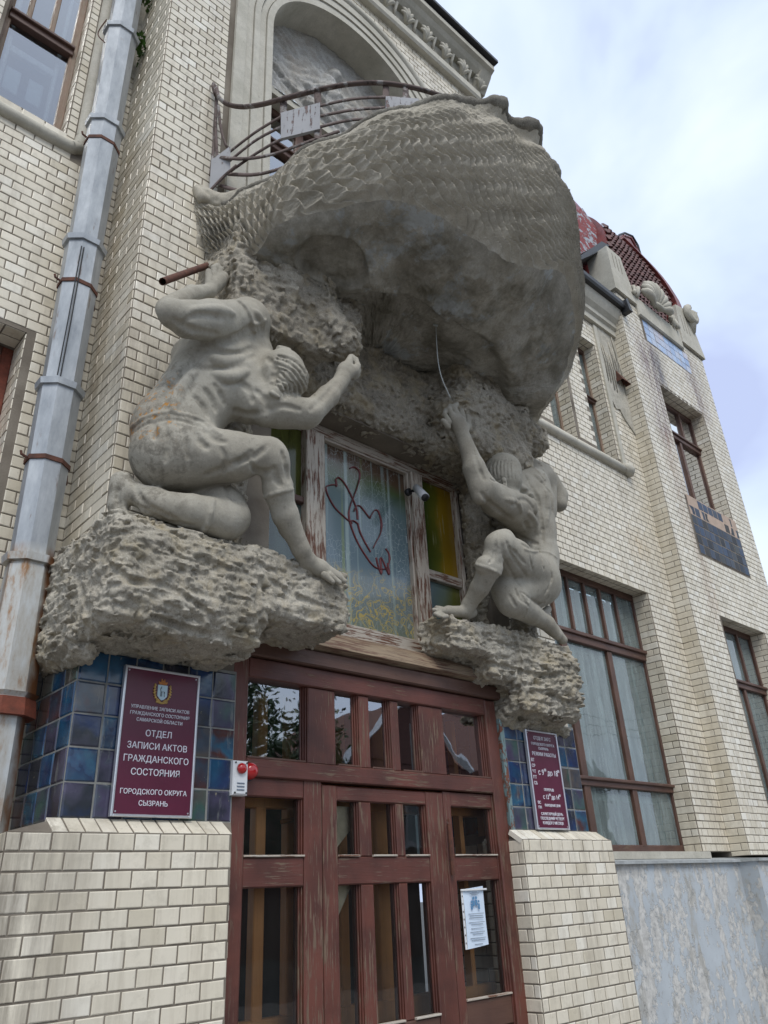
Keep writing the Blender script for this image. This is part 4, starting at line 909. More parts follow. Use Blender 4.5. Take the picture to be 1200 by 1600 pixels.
# ================================================================ signs
def text(s, size, x, z, y, mat, parent, align='CENTER', sx=1., name='lettering', bold=.0):
    cu = bpy.data.curves.new(name, 'FONT'); cu.body = s; cu.size = size; cu.align_x = align; cu.extrude = .0012; cu.offset = bold; cu.resolution_u = 3
    ob = bpy.data.objects.new(name, cu); COL.objects.link(ob); ob.rotation_euler = (math.pi/2, 0, 0); ob.location = (x, y, z); ob.scale = (sx, 1, 1)
    bpy.context.view_layer.update()
    dg = bpy.context.evaluated_depsgraph_get(); me = bpy.data.meshes.new_from_object(ob.evaluated_get(dg)); mw = ob.matrix_world.copy(); me.transform(mw)
    bpy.data.objects.remove(ob); bpy.data.curves.remove(cu); me.materials.clear(); me.materials.append(mat); me.name = name
    return link(bpy.data.objects.new(name, me), parent)
def sign(label, x0, x1, z0, z1, name='wall_sign'):
    S = thing(name, label, 'sign'); y = 3.575
    part_box('panel', M_SIGN, S, x0+.008, x1-.008, y-.006, y+.01, z0+.008, z1-.008, b=.001)
    for bx in ((x0, x0+.012, z0, z1), (x1-.012, x1, z0, z1), (x0+.012, x1-.012, z0, z0+.012), (x0+.012, x1-.012, z1-.012, z1)): part_box('trim', M_SILV, S, bx[0], bx[1], y-.014, y+.012, bx[2], bx[3], b=.003)
    for sx_ in (x0+.022, x1-.022):
        for sz in (z0+.022, z1-.022):
            q = MB(); q.tube([(sx_, y-.006, sz), (sx_, y-.010, sz)], .004, 8); q.build('screw', M_SILV, S)
    return S, y-.0075
S1, ys = sign('large burgundy sign of the civil registry with a coat of arms', 1.575, 1.985, .40, 1.095)
cx = 1.78
for (s, sz, z, sx) in (('УПРАВЛЕНИЕ ЗАПИСИ АКТОВ', .0225, .893, .93), ('ГРАЖДАНСКОГО СОСТОЯНИЯ', .0225, .863, .93), ('САМАРСКОЙ ОБЛАСТИ', .0225, .833, .93), ('ОТДЕЛ', .042, .765, .95), ('ЗАПИСИ АКТОВ', .042, .705, .95), ('ГРАЖДАНСКОГО', .042, .645, .95), ('СОСТОЯНИЯ', .042, .585, .95), ('ГОРОДСКОГО ОКРУГА', .032, .50, .95), ('СЫЗРАНЬ', .032, .45, .95)):
    text(s, sz, cx, z, ys, M_LET, S1, sx=sx, bold=0)
# coat of arms: wreath, crown, shield with a goat
ca = MB()
for sgn in (-1, 1):
    for t in np.linspace(0, 1, 8):
        a = -math.pi/2+sgn*(.25+t*1.9); r = .047; x = cx+r*math.cos(a); z = .985+r*1.05*math.sin(a)
        ca.tube([(x, ys-.001, z), (x+sgn*.011*math.cos(t*5), ys-.002, z+.012)], .004, 6, rs=[.007, .003])
ca.tube([(cx-.03, ys, .937), (cx, ys-.002, .930), (cx+.03, ys, .937)], .006, 6)
ca.build('wreath', M_GOLD, S1, True)
q = MB(); q.prism([(cx-.02, 1.022), (cx+.02, 1.022), (cx+.025, 1.038), (cx+.012, 1.034), (cx+.008, 1.052), (cx, 1.040), (cx-.008, 1.052), (cx-.012, 1.034), (cx-.025, 1.038)], ys-.003, ys+.001); q.build('crown', simple('orange_print', (.55, .20, .04), .5), S1)
q = MB(); q.prism([(cx-.026, 1.02), (cx+.026, 1.02), (cx+.026, .965), (cx+.012, .950), (cx, .944), (cx-.012, .950), (cx-.026, .965)], ys-.002, ys+.001); q.build('shield', M_SHIELD, S1)
q = MB()
for pts in ([(-.010, .962), (-.009, .985), (.008, .988), (.011, .962)], [(-.009, .985), (-.012, 1.0), (-.006, 1.004)], [(-.004, .985), (-.003, .963)], [(.008, .988), (.013, .98)], [(-.012, 1.0), (-.006, 1.012)]): q.tube([(cx+a, ys-.003, z) for a, z in pts], .0014, 5)
q.build('goat_emblem', M_BLACK, S1)
S2, ys = sign('narrow burgundy sign with the opening hours', 4.672, 5.05, .395, 1.08)
cx = 4.865
for (s, sz, x, z, sx, al) in (('ОТДЕЛ ЗАГС', .034, cx, 1.015, .95, 'CENTER'), ('ГОРОДСКОГО ОКРУГА', .026, cx, .975, .95, 'CENTER'), ('СЫЗРАНЬ', .026, cx, .945, .95, 'CENTER'), ('РЕЖИМ РАБОТЫ', .036, cx, .90, .95, 'CENTER'),
        ('ВТ', .032, 4.70, .855, .95, 'LEFT'), ('СР', .032, 4.70, .815, .95, 'LEFT'), ('ЧТ', .032, 4.70, .775, .95, 'LEFT'), ('ПТ', .032, 4.70, .735, .95, 'LEFT'), ('СБ', .032, 4.70, .695, .95, 'LEFT'),
        ('с 9', .056, 4.765, .765, .9, 'LEFT'), ('00', .028, 4.838, .792, .9, 'LEFT'), ('до 18', .056, 4.875, .765, .9, 'LEFT'), ('00', .028, 4.998, .792, .9, 'LEFT'),
        ('ПЕРЕРЫВ', .026, cx, .655, .95, 'CENTER'), ('с 13', .044, 4.785, .60, .85, 'LEFT'), ('00', .024, 4.857, .622, .85, 'LEFT'), ('до 14', .044, 4.883, .60, .85, 'LEFT'), ('00', .024, 4.975, .622, .85, 'LEFT'),
        ('ВС', .028, 4.715, .565, .95, 'LEFT'), ('ПН', .028, 4.715, .532, .95, 'LEFT'), ('ВЫХОДНЫЕ ДНИ', .024, 4.885, .55, .9, 'CENTER'), ('САНИТАРНЫЙ ДЕНЬ', .027, cx, .490, .92, 'CENTER'), ('ПОСЛЕДНИЙ ЧЕТВЕРГ', .027, cx, .460, .92, 'CENTER'), ('КАЖДОГО МЕСЯЦА', .027, cx, .430, .92, 'CENTER')):
    text(s, sz, x, z, ys, M_LET, S2, al, sx, bold=0)
# ================================================================ small fittings
A = thing('alarm_box', 'white alarm box with a small red lamp beside the door frame', 'alarm')
c = P(373, 1216, 3.585)
part_box('housing', M_WHITE, A, c[0]-.045, c[0]+.045, 3.565, 3.63, c[2]-.085, c[2]+.085, b=.008)
q = MB(); q.tube([(c[0], 3.56, c[2]+.045), (c[0], 3.55, c[2]+.045), (c[0], 3.54, c[2]+.045)], .03, 14, rs=[.028, .026, .012]); q.build('lamp', M_REDP, A, True)
for k in range(3): part_box('slot', M_INK, A, c[0]-.022, c[0]+.022, 3.561, 3.565, c[2]-.03-k*.016, c[2]-.024-k*.016, b=.001)
for sx_ in (-.034, .034):
    for sz in (-.074, .074):
        q = MB(); q.tube([(c[0]+sx_, 3.564, c[2]+sz), (c[0]+sx_, 3.560, c[2]+sz)], .005, 6); q.build('screw', M_BLACK, A)
A = thing('red_dome_lamp', 'round red dome lamp fixed to the door transom', 'lamp')
c = P(394, 1204, 3.58)
q = MB(); q.tube([(c[0], 3.63, c[2]), (c[0], 3.595, c[2]), (c[0], 3.575, c[2]), (c[0], 3.565, c[2]), (c[0], 3.56, c[2])], .04, 18, rs=[.044, .044, .036, .024, .006]); q.build('dome', M_REDP, A, True)
q = MB(); q.tube([(c[0], 3.632, c[2]), (c[0], 3.62, c[2])], .05, 18); q.build('base', M_BLACK, A)
A = thing('security_camera', 'small pale bullet camera on a black bracket above the door', 'camera')
c = P(636, 770, yw-.02); e = P(652, 766, 3.68); g2 = P(650, 762, 3.70); h2 = P(664, 777, 3.58)
q = MB(); q.tube([c, c+np.array([0, -.03, 0])], .03, 12); q.tube([c+np.array([0, -.03, 0]), e], .012, 8); q.build('bracket', M_BLACK, A, True)
q = MB(); q.tube([g2, g2*.35+h2*.65, h2], .036, 14, rs=[.030, .034, .036]); q.build('housing', M_WHITE, A, True)
dv = (h2-g2)/np.linalg.norm(h2-g2); q = MB(); q.tube([h2, h2+dv*.008], .031, 14); q.build('lens', M_BLACK, A, True)
A = thing('paper_notice', 'white paper notice in a plastic sleeve behind the right door pane', 'notice')
xs0, xs1, zs0, zs1 = 4.165, 4.37, -.30, .045; yn = DY+.025
q = MB(); n = 8
vv = []
for j in range(n+1):
    for i in range(5):
        t = j/n; x = xs0+(xs1-xs0)*i/4+.004*(1-t); vv.append((x, yn-.004*math.sin(t*3+i*.8), zs0+(zs1-zs0)*t+(.004*i)))
q.add(vv, [(j*5+i, j*5+i+1, (j+1)*5+i+1, (j+1)*5+i) for j in range(n) for i in range(4)]); q.build('sheet', M_PAPER, A, True)
part_box('clip_bar', M_WHITE, A, 4.14, 4.395, yn-.012, yn-.004, .035, .047, b=.002)
q = MB(); q.box(xs0-.018, xs0, yn-.002, yn, zs0, zs1); q.build('sleeve_edge', M_WHITE, A)
for k in range(7): part_box('sleeve_hole', M_BLACK, A, xs0-.013, xs0-.006, yn-.004, yn-.001, zs0+.03+k*.045, zs0+.04+k*.045, b=.001)
yt = yn-.0075
q = MB(); cxn = 4.27
for (a, z, r) in ((-.035, -.03, .008), (-.015, -.01, .010), (.012, -.008, .010), (.035, -.03, .008)): q.tube([(cxn+a, yt, z), (cxn+a, yt-.001, z)], r, 10); q.box(cxn+a-r, cxn+a+r, yt-.001, yt, z-.045, z-.012)
q.build('printed_figures', M_BLUEPR, A)
q = MB()
for k, (wd, dz) in enumerate([(.05, .028), (.09, .02), (.06, .012), (.15, -.10), (.13, -.112), (.14, -.124), (.15, -.15), (.11, -.162), (.12, -.185), (.14, -.205), (.10, -.217), (.15, -.24), (.13, -.252), (.08, -.275)]): q.box(cxn-wd/2, cxn+wd/2, yt-.001, yt, dz-.002, dz+.001)
q.build('printed_lines', M_INK, A)
reseat(A)
q = MB(); q.tube([P(254, 440, 3.12), P(290, 427, 3.28), P(324, 415, 3.45)], .021, 12, cap=False)
q.tube([P(254.5, 440, 3.125), P(254, 440, 3.12)], .0205, 12, rs=[.017, .0215], cap=False)
Q_ = None
tag(q.build('pipe_stub', M_RUST, None, True), 'rusty iron pipe stub sticking out above the left giant', 'pipe')
q = MB(); q.tube(catmull([P(681, 507, 3.05), P(682, 530, 3.03), P(684, 560, 3.0), P(690, 590, 2.98), P(704, 622, 2.98)], 20), .004, 6); q.tube([P(677, 507, 3.06), P(684, 509, 3.04)], .010, 6)
tag(q.build('hanging_wire', M_WIRE, None, True), 'thin wire hanging from a hook in the shell ceiling', 'wire')

# ================================================================ drainpipe
DP = thing('drainpipe', 'grey zinc octagonal drainpipe with rust at its lower joints', 'drainpipe')
PX, PY = 1.18, 3.99
def ngon(cx, cy, r, ry, n=8): return [(cx+r*math.cos(math.pi*2*(i+.5)/n)/math.cos(math.pi/n), cy+ry*math.sin(math.pi*2*(i+.5)/n)/math.cos(math.pi/n)) for i in range(n)]
def section(z0, z1, r0, r1, name, mat, lab=None):
    q = MB(); a = ngon(PX, PY, r0, r0*.85); b = ngon(PX, PY, r1, r1*.85)
    q.add([(x, y, z0) for x, y in a]+[(x, y, z1) for x, y in b], [(i, (i+1) % 8, 8+(i+1) % 8, 8+i) for i in range(8)]+[tuple(range(8))[::-1], tuple(range(8, 16))])
    ob = q.build(name, mat, DP)
    if lab: ob['label'] = lab
    return ob
def zpx(px, py): return P(px, py, PY-.09)[2]
js = [zpx(40, 870), zpx(98, 600), zpx(130, 372), zpx(160, 183), zpx(186, 38)]
zb = zpx(20, 1100)
tops = js[1:]+[9.0]
section(zb, js[0]-.03, .120, .108, 'pipe_section', M_ZINC, 'rust-edged lower pipe length'); section(-1.4, zb-.02, .095, .092, 'pipe_section', M_ZINC, 'rusted lowest pipe length')
for k, (z0, z1) in enumerate(zip(js, tops)): section(z0-.10, z1-.0, .100, .112, 'pipe_section', M_ZINC); 
for z in js: section(z-.012, z+.028, .128, .134, 'collar', M_ZINC)
section(zb-.05, zb+.035, .135, .125, 'collar', M_RUSTR); section(zb+.036, zb+.06, .118, .135, 'collar', M_ZINC)
for (px, py) in ((78, 715), (115, 435), (152, 210)):
    z = zpx(px, py); section(z-.014, z+.014, .116, .116, 'clamp', M_RUST)
    q = MB(); q.tube([(PX-.12, PY-.02, z), (PX-.15, PY-.02, z+.01), (PX-.155, PY-.02, z+.03)], .008, 6); q.tube([(PX+.11, PY, z-.03), (PX+.13, PY+.05, z-.06)], .012, 6); q.build('clamp_bolt', M_RUST, DP)
q = MB(); q.tube(catmull([(PX-.13, PY, js[4]+.1), (PX-.16, PY+.05, js[4]-.05), (PX-.12, PY-.03, js[4]-.22)], 12), .005, 5); q.build('tie_wire', M_RUST, DP)
for k in range(2): 
    q = MB(); q.tube([(PX-.05+.016*k, PY-.099, js[2]-.08), (PX-.055+.018*k, PY-.103, js[2]-.7), (PX-.06+.018*k, PY-.102, js[1]+.04)], .004, 5); q.build('seam', M_BLACK, DP)
# plants rooted in the wall corner
def sprig(label, c, n, s):
    T = thing('wall_plant', label, 'plant', group='self-sown plants behind the drainpipe')
    q = MB(); v = []; f = []
    for i in range(n):
        a = Vector((random.gauss(0, 1), random.gauss(-.5, .6), random.gauss(.3, .8))).normalized()*s*random.uniform(.3, 1)
        p = Vector(c)+a; u = Vector((random.gauss(0, 1), random.gauss(0, 1), random.gauss(0, .4))).normalized(); w_ = u.cross(Vector((random.gauss(0, .3), -.3, 1))).normalized(); l = random.uniform(.035, .07)
        q.add([p-u*l*.5, p+w_*l*.35, p+u*l*.6, p-w_*l*.35], [(0, 1, 2, 3)])
    q.build('leaves', M_LEAF, T)
    q = MB()
    for i in range(6):
        a = Vector((random.uniform(-.5, .5), random.uniform(-.9, 0), random.uniform(0, 1)))*s; q.tube([Vector(c), Vector(c)+a*.5+Vector((0, 0, -.02)), Vector(c)+a], .004, 5)
    q.build('stems', M_LEAF, T)
sprig('bright green plant growing beside the drainpipe collar', P(215, 85, 4.08), 70, .16)
sprig('small dark green sprig behind the top of the drainpipe', P(228, 8, 4.08), 40, .14)

# ================================================================ sculpting volume (signed distances -> one continuous surface)
class Vol:
    def __init__(s, lo, hi, h):
        s.lo = np.array(lo, np.float32); s.h = h; s.n = [int(math.ceil((b-a)/h))+1 for a, b in zip(lo, hi)]
        s.ax = [s.lo[i]+h*np.arange(s.n[i], dtype=np.float32) for i in range(3)]; s.d = np.full(s.n, 3.0, np.float32)
    def win(s, lo, hi):
        sl = []; co_ = []
        for i in range(3):
            a = max(0, int((lo[i]-s.lo[i])/s.h)); b = min(s.n[i], int((hi[i]-s.lo[i])/s.h)+2)
            if b <= a: return None
            sl.append(slice(a, b)); sh = [1, 1, 1]; sh[i] = b-a; co_.append(s.ax[i][a:b].reshape(sh))
        return tuple(sl), co_
    def capd(s, C, a, b, ra, rb):
        ax, ay, az = a; dx, dy, dz = b[0]-a[0], b[1]-a[1], b[2]-a[2]; L2 = dx*dx+dy*dy+dz*dz+1e-9
        px, py, pz = C[0]-ax, C[1]-ay, C[2]-az
        t = np.clip((px*dx+py*dy+pz*dz)/L2, 0, 1)
        return np.sqrt((px-t*dx)**2+(py-t*dy)**2+(pz-t*dz)**2)-(ra+(rb-ra)*t)
    def merge(s, w, q, k, sub=False):
        sl = w[0]; d = s.d[sl]
        if sub: q = -q; hh = np.maximum(k-np.abs(d-q), 0)/k; s.d[sl] = np.maximum(d, q)+hh*hh*k*.25
        else: hh = np.maximum(k-np.abs(d-q), 0)/k; s.d[sl] = np.minimum(d, q)-hh*hh*k*.25
    def cap(s, a, b, ra, rb=None, k=.03, sub=False):
        rb = ra if rb is None else rb; pad = max(ra, rb)+max(k, .02)+.05
        w = s.win(np.minimum(a, b)-pad, np.maximum(a, b)+pad)
        if w: s.merge(w, s.capd(w[1], a, b, ra, rb), k, sub)
    def ell(s, c, r, k=.03, R=None, sub=False):
        pad = max(r)+k+.05; w = s.win(np.array(c)-pad, np.array(c)+pad)
        if not w: return
        x, y, z = (w[1][i]-c[i] for i in range(3))
        if R is not None: x, y, z = (R[0][0]*x+R[0][1]*y+R[0][2]*z, R[1][0]*x+R[1][1]*y+R[1][2]*z, R[2][0]*x+R[2][1]*y+R[2][2]*z)
        k0 = np.sqrt((x/r[0])**2+(y/r[1])**2+(z/r[2])**2); k1 = np.sqrt((x/r[0]**2)**2+(y/r[1]**2)**2+(z/r[2]**2)**2)+1e-6
        s.merge(w, k0*(k0-1)/k1, k, sub)
    def box(s, lo, hi, rnd=.05, k=.06, sub=False):
        lo, hi = np.array(lo), np.array(hi); c = (lo+hi)/2; b = (hi-lo)/2-rnd; pad = k+.12; w = s.win(lo-pad, hi+pad)
        if not w: return
        q = [np.abs(w[1][i]-c[i])-b[i] for i in range(3)]
        out = np.sqrt(np.maximum(q[0], 0)**2+np.maximum(q[1], 0)**2+np.maximum(q[2], 0)**2)+np.minimum(np.maximum(np.maximum(q[0], q[1]), q[2]), 0)-rnd
        s.merge(w, out, k, sub)
    def at(s, p):
        i = [int(round((p[j]-s.lo[j])/s.h)) for j in range(3)]
        if any(i[j] < 0 or i[j] >= s.n[j] for j in range(3)): return 3.
        return float(s.d[tuple(i)])
    def hit(s, px, py, y0=2.4, y1=4.2):
        y = y0
        while y < y1:
            if s.at(P(px, py, y)) < 0: return P(px, py, y)
            y += .006
        return None
    def line(s, pts, r, k=.012, sub=False, off=0., n=None, taper=True):
        """crease (sub) or ridge drawn on the surface along pixel points"""
        n = n or 4*len(pts); c = catmull([(a, b) for a, b in pts], n); prev = None
        H = [s.hit(a, b) for a, b in c]
        for i, p in enumerate(H):
            if p is None: prev = None; continue
            p = p*(1-off/np.linalg.norm(p)); t = i/(n-1); rr = r*(.45+.55*math.sin(math.pi*t)) if taper else r
            if prev is not None and np.linalg.norm(p-prev[0]) < .15: s.cap(prev[0], p, prev[1], rr, k, sub)
            prev = (p, rr)
    def noise(s, size, seed, sl=None, sq=(1, 1, 1)):
        r = np.random.default_rng(seed); L_ = None; idx = []
        for i in range(3):
            u = (s.ax[i]-s.lo[i])/(size*sq[i]); i0 = u.astype(int); f = (u-i0).astype(np.float32); f = f*f*(3-2*f); idx.append((i0, f))
        L_ = r.random([int(idx[i][0].max())+2 for i in range(3)]).astype(np.float32)*2-1
        for i in range(3):
            i0, f = idx[i]; sh = [1, 1, 1]; sh[i] = -1; f = f.reshape(sh)
            L_ = np.take(L_, i0, i)*(1-f)+np.take(L_, i0+1, i)*f
        return L_
    def mesh(s, name, mat, parent=None, smooth=True, label=None):
        for i in range(3):
            sl = [slice(None)]*3; sl[i] = 0; s.d[tuple(sl)] = 1.; sl[i] = -1; s.d[tuple(sl)] = 1.
        g_ = vdb.FloatGrid(); g_.background = 3.0; g_.copyFromArray(np.ascontiguousarray(s.d)); p, q = g_.convertToQuads(isovalue=0.)
        p = p*s.h+s.lo; q = q.astype(np.int32)
        # outward orientation
        c = p[q].mean(1); nn = np.cross(p[q[:, 2]]-p[q[:, 0]], p[q[:, 3]]-p[q[:, 1]])
        if (c*nn).sum() < 0: q = q[:, ::-1].copy()
        ob = mesh_obj(name, p.astype(np.float32), q, mat, parent, smooth)
        return ob
def craggy(v, amps, seed, pits=0.02, sq=(1, 1, 1), strata=0.):
    add = np.zeros_like(v.d)
    if strata:
        add += strata*np.clip(np.abs(v.noise(.05, seed+50, sq=(3.2, 3.2, .7)))*2.2-.5, -1, 1)
    for i, (size, a) in enumerate(amps): 
        n_ = v.noise(size, seed+i*7, sq=sq)
        add += a*n_ if i == 0 else (-a*(1-2.4*np.abs(n_)) if i == 1 else a*1.25*(1-2.4*np.abs(n_)))
    if pits:
        n_ = v.noise(.045, seed+91, sq=(1, 1, .8)); m_ = v.noise(.028, seed+92)
        add += pits*.7*np.clip(n_*1.6-.5, 0, 1)+pits*.6*np.clip(m_*1.6-.4, 0, 1)
    v.d = v.d+add

# ---- stone ledges under the giants
v = Vol((1.1, 2.9, .95), (2.85, 4.25, 1.95), .0085)
v.box((1.28, 3.18, 1.16), (2.13, 4.22, 1.70), .025, .04); v.box((1.30, 3.30, 1.20), (2.10, 4.2, 1.78), .06, .1)
v.box((1.30, 3.10, 1.24), (2.08, 3.6, 1.62), .06, .10)
v.box((2.0, 3.13, 1.33), (2.66, 3.85, 1.70), .05, .05)
v.cap(P(130, 1015, 3.5), P(80, 1035, 4.0), .06, .06, .1)
craggy(v, [(.30, .014), (.07, .010), (.034, .007), (.018, .006)], 11, .013, strata=.010, sq=(1.4, 1.4, .8))
for pts in ([(408, 900), (404, 940), (410, 985), (405, 1020)], [(150, 860), (200, 905), (260, 915), (330, 960)], [(230, 960), (300, 985), (370, 1000)], [(420, 905), (470, 935), (520, 950)], [(120, 900), (135, 960), (128, 1010)]): v.line(pts, .016, .012, True, off=.002, n=40)
tag(v.mesh('stone_ledge', M_ROCK), 'craggy stone ledge under the left kneeling giant, above the large sign', 'stone ledge', 'rough stone ledges')
v = Vol((3.5, 2.95, .98), (5.45, 4.25, 2.0), .0085)
v.box((4.44, 3.36, 1.16), (5.12, 4.2, 1.74), .04, .05); v.box((3.74, 3.36, 1.50), (4.6, 3.68, 1.74), .04, .05); v.box((4.15, 3.38, 1.36), (4.6, 3.72, 1.6), .05, .06)
v.box((4.72, 3.28, 1.28), (5.08, 3.7, 1.60), .06, .10); v.cap((4.5, 3.62, 1.14), (5.2, 3.62, 1.12), .06, .06, .08)
craggy(v, [(.28, .024), (.09, .014), (.042, .010), (.021, .007)], 29, .013, strata=.012, sq=(1.4, 1.4, .7))
for pts in ([(690, 1000), (740, 1030), (800, 1045), (850, 1060)], [(800, 985), (812, 1040), (806, 1100)], [(840, 1080), (880, 1095), (905, 1100)]): v.line(pts, .016, .012, True, off=.002, n=40)
tag(v.mesh('stone_ledge', M_ROCK), 'yellowish craggy stone ledge under the right giant, above the opening-hours sign', 'stone ledge', 'rough stone ledges')

# ---- rough bracket masonry between the wall and the shell
v = Vol((1.6, 2.75, 1.55), (5.25, 4.15, 4.35), .011)
v.box((1.86, 3.16, 3.24), (2.62, 3.9, 4.05), .07, .1); v.cap(P(480, 480, 3.25), P(535, 535, 3.16), .15, .12, .1); v.cap(P(350, 450, 3.50), P(430, 460, 3.34), .16, .17, .12); v.box((2.1, 3.22, 3.6), (2.95, 3.9, 4.0), .08, .12)
v.box((3.98, 3.22, 3.14), (4.88, 3.9, 4.05), .10, .12); v.cap(P(720, 635, 3.34), P(835, 690, 3.45), .15, .15, .12); v.cap(P(700, 640, 3.38), P(720, 690, 3.5), .14, .12, .1)
v.box((2.3, 3.52, 3.24), (4.7, 3.95, 3.95), .08, .12)
v.cap((2.5, 3.66, 3.33), (4.5, 3.66, 3.33), .10, .10, .12)
v.cap((4.55, 3.76, 1.6), (4.60, 3.70, 3.3), .10, .13, .05); v.cap((4.85, 3.66, 1.6), (4.85, 3.62, 3.3), .14, .16, .08)
v.cap((2.36, 3.78, 1.6), (2.34, 3.76, 3.3), .08, .10, .05); v.cap((2.1, 3.70, 1.6), (2.15, 3.66, 3.3), .14, .16, .08)
v.box((3.04-.62, 3.60, 1.5), (4.45, 3.86, 3.185), .01, .02, sub=True)
craggy(v, [(.2, .025), (.06, .012), (.034, .012)], 57, .014)
br = v.mesh('bracket_masonry', M_DARKROCK)
tag(br, 'rough cement masonry bracket under the shell and around the painted window', 'bracket')

# ---- the two giants
def giant(lo, hi, caps, details, name, label):
    v = Vol(lo, hi, .0075)
    for c in caps:
        (x0, y0, Y0, r0), (x1, y1, Y1, r1) = c[0], c[1]; k = c[2] if len(c) > 2 else .035
        a, b = P(x0, y0, Y0), P(x1, y1, Y1); v.cap(a, b, r0/pxm(a), r1/pxm(b), k)
    details(v)
    n1 = v.noise(.05, 5); v.d += .0016*n1+.0008*v.noise(.016, 8)
    return tag(v.mesh(name, M_STAT), label, 'statue', 'kneeling giants carrying the shell')
CAPL = [
 # torso
 ((272, 706, 3.30, 64), (270, 672, 3.32, 60), .05), ((262, 712, 3.28, 56), (300, 716, 3.26, 52), .05), ((270, 672, 3.32, 60), (335, 585, 3.28, 62), .06),
 ((335, 585, 3.28, 62), (368, 548, 3.27, 50), .06), ((330, 540, 3.3, 36), (385, 500, 3.2, 32), .05), ((350, 610, 3.22, 46), (385, 600, 3.2, 40), .05), ((295, 555, 3.36, 26), (345, 510, 3.3, 26), .06),
 ((385, 500, 3.2, 31), (392, 560, 3.25, 32), .05), ((396, 560, 3.24, 30), (392, 618, 3.18, 36), .05),
 # neck and head
 ((395, 572, 3.22, 30), (430, 578, 3.08, 28), .04), ((443, 578, 3.02, 33), (449, 592, 3.00, 33), .03), ((430, 590, 3.04, 27), (432, 606, 3.02, 17), .03), ((436, 604, 2.98, 14), (430, 614, 2.98, 9), .02),
 # raised arm
 ((388, 502, 3.16, 33), (330, 500, 3.04, 31), .04), ((330, 500, 3.04, 31), (272, 492, 3.0, 23), .03), ((290, 508, 3.02, 21), (350, 512, 3.06, 24), .03), ((268, 488, 3.0, 22), (262, 484, 3.03, 19), .02),
 ((264, 478, 3.05, 16), (300, 460, 3.14, 14), .012), ((300, 460, 3.14, 14), (326, 455, 3.22, 11), .02), ((326, 456, 3.22, 11), (342, 440, 3.26, 12), .02), ((334, 446, 3.24, 11), (348, 434, 3.28, 10), .02),
 ((328, 446, 3.22, 8), (326, 425, 3.24, 5.5), .01), ((334, 440, 3.24, 6.5), (335, 419, 3.26, 5), .006), ((334, 419, 3.26, 5), (342, 414, 3.28, 4.5), .006), ((341, 438, 3.25, 6), (343, 422, 3.27, 5), .006), ((343, 422, 3.27, 5), (347, 419, 3.29, 4), .006), ((348, 440, 3.26, 5.5), (351, 430, 3.27, 5), .006),
 # lower arm to the rock corner
 ((392, 628, 3.16, 36), (440, 640, 3.05, 26), .04), ((440, 640, 3.05, 26), (482, 645, 2.98, 22), .03), ((415, 650, 3.1, 18), (478, 656, 3.0, 15), .03), ((484, 646, 2.98, 20), (512, 620, 2.99, 17), .03), ((512, 620, 2.99, 17), (534, 594, 3.0, 12), .025),
 ((534, 592, 3.0, 12), (540, 578, 3.0, 13), .02), ((536, 580, 3.0, 10), (545, 567, 3.0, 7), .015), ((543, 585, 2.99, 10), (553, 578, 2.98, 8), .015), ((553, 580, 2.98, 7.5), (559, 572, 2.98, 5.5), .01), ((559, 572, 2.98, 5), (556, 562, 3.0, 4.5), .006), ((556, 562, 3.0, 4.5), (550, 557, 3.02, 4), .006),
 ((545, 567, 3.0, 6.5), (548, 558, 3.02, 5), .006), ((555, 585, 2.99, 6), (560, 579, 3.0, 5), .008), ((552, 588, 3.0, 6), (559, 585, 3.02, 4.5), .008), ((538, 574, 3.01, 6), (543, 565, 3.03, 4.5), .006),
 # front leg
 ((300, 712, 3.22, 54), (365, 714, 3.06, 38), .05), ((365, 714, 3.06, 38), (420, 708, 2.98, 26), .04), ((415, 712, 2.98, 25), (428, 722, 2.97, 24), .03), ((425, 715, 2.97, 25), (434, 762, 3.02, 22), .03),
 ((434, 762, 3.02, 25), (436, 770, 3.03, 23), .012), ((434, 765, 3.02, 21), (446, 805, 3.06, 20), .02), ((446, 805, 3.06, 20), (470, 858, 3.10, 14), .02), ((440, 790, 3.08, 19), (452, 825, 3.1, 17), .02),
 ((470, 858, 3.10, 14), (478, 872, 3.12, 14), .02), ((476, 874, 3.13, 13), (500, 888, 3.12, 13), .02), ((500, 888, 3.12, 13), (527, 902, 3.10, 9), .015), ((478, 880, 3.14, 13), (470, 885, 3.16, 9), .015),
 ((522, 898, 3.1, 6), (538, 908, 3.08, 4.5), .008), ((515, 899, 3.08, 6), (530, 910, 3.06, 4.2), .008), ((507, 898, 3.06, 6), (520, 909, 3.04, 4), .008),
 # kneeling leg
 ((300, 768, 3.36, 36), (352, 795, 3.26, 34), .02), ((348, 788, 3.22, 32), (360, 808, 3.18, 32), .02), ((352, 812, 3.18, 34), (300, 799, 3.20, 27), .012), ((300, 799, 3.20, 27), (240, 787, 3.28, 22), .012), ((240, 783, 3.3, 23), (207, 770, 3.36, 16), .03),
 ((207, 770, 3.36, 16), (192, 760, 3.40, 16), .03), ((186, 752, 3.42, 13), (184, 790, 3.42, 15), .03), ((192, 752, 3.40, 15), (190, 775, 3.4, 14), .03), ((184, 790, 3.42, 14), (188, 805, 3.40, 12), .02), ((180, 800, 3.42, 9), (176, 812, 3.42, 7), .01), ((192, 803, 3.38, 9), (200, 812, 3.36, 7), .01),
]
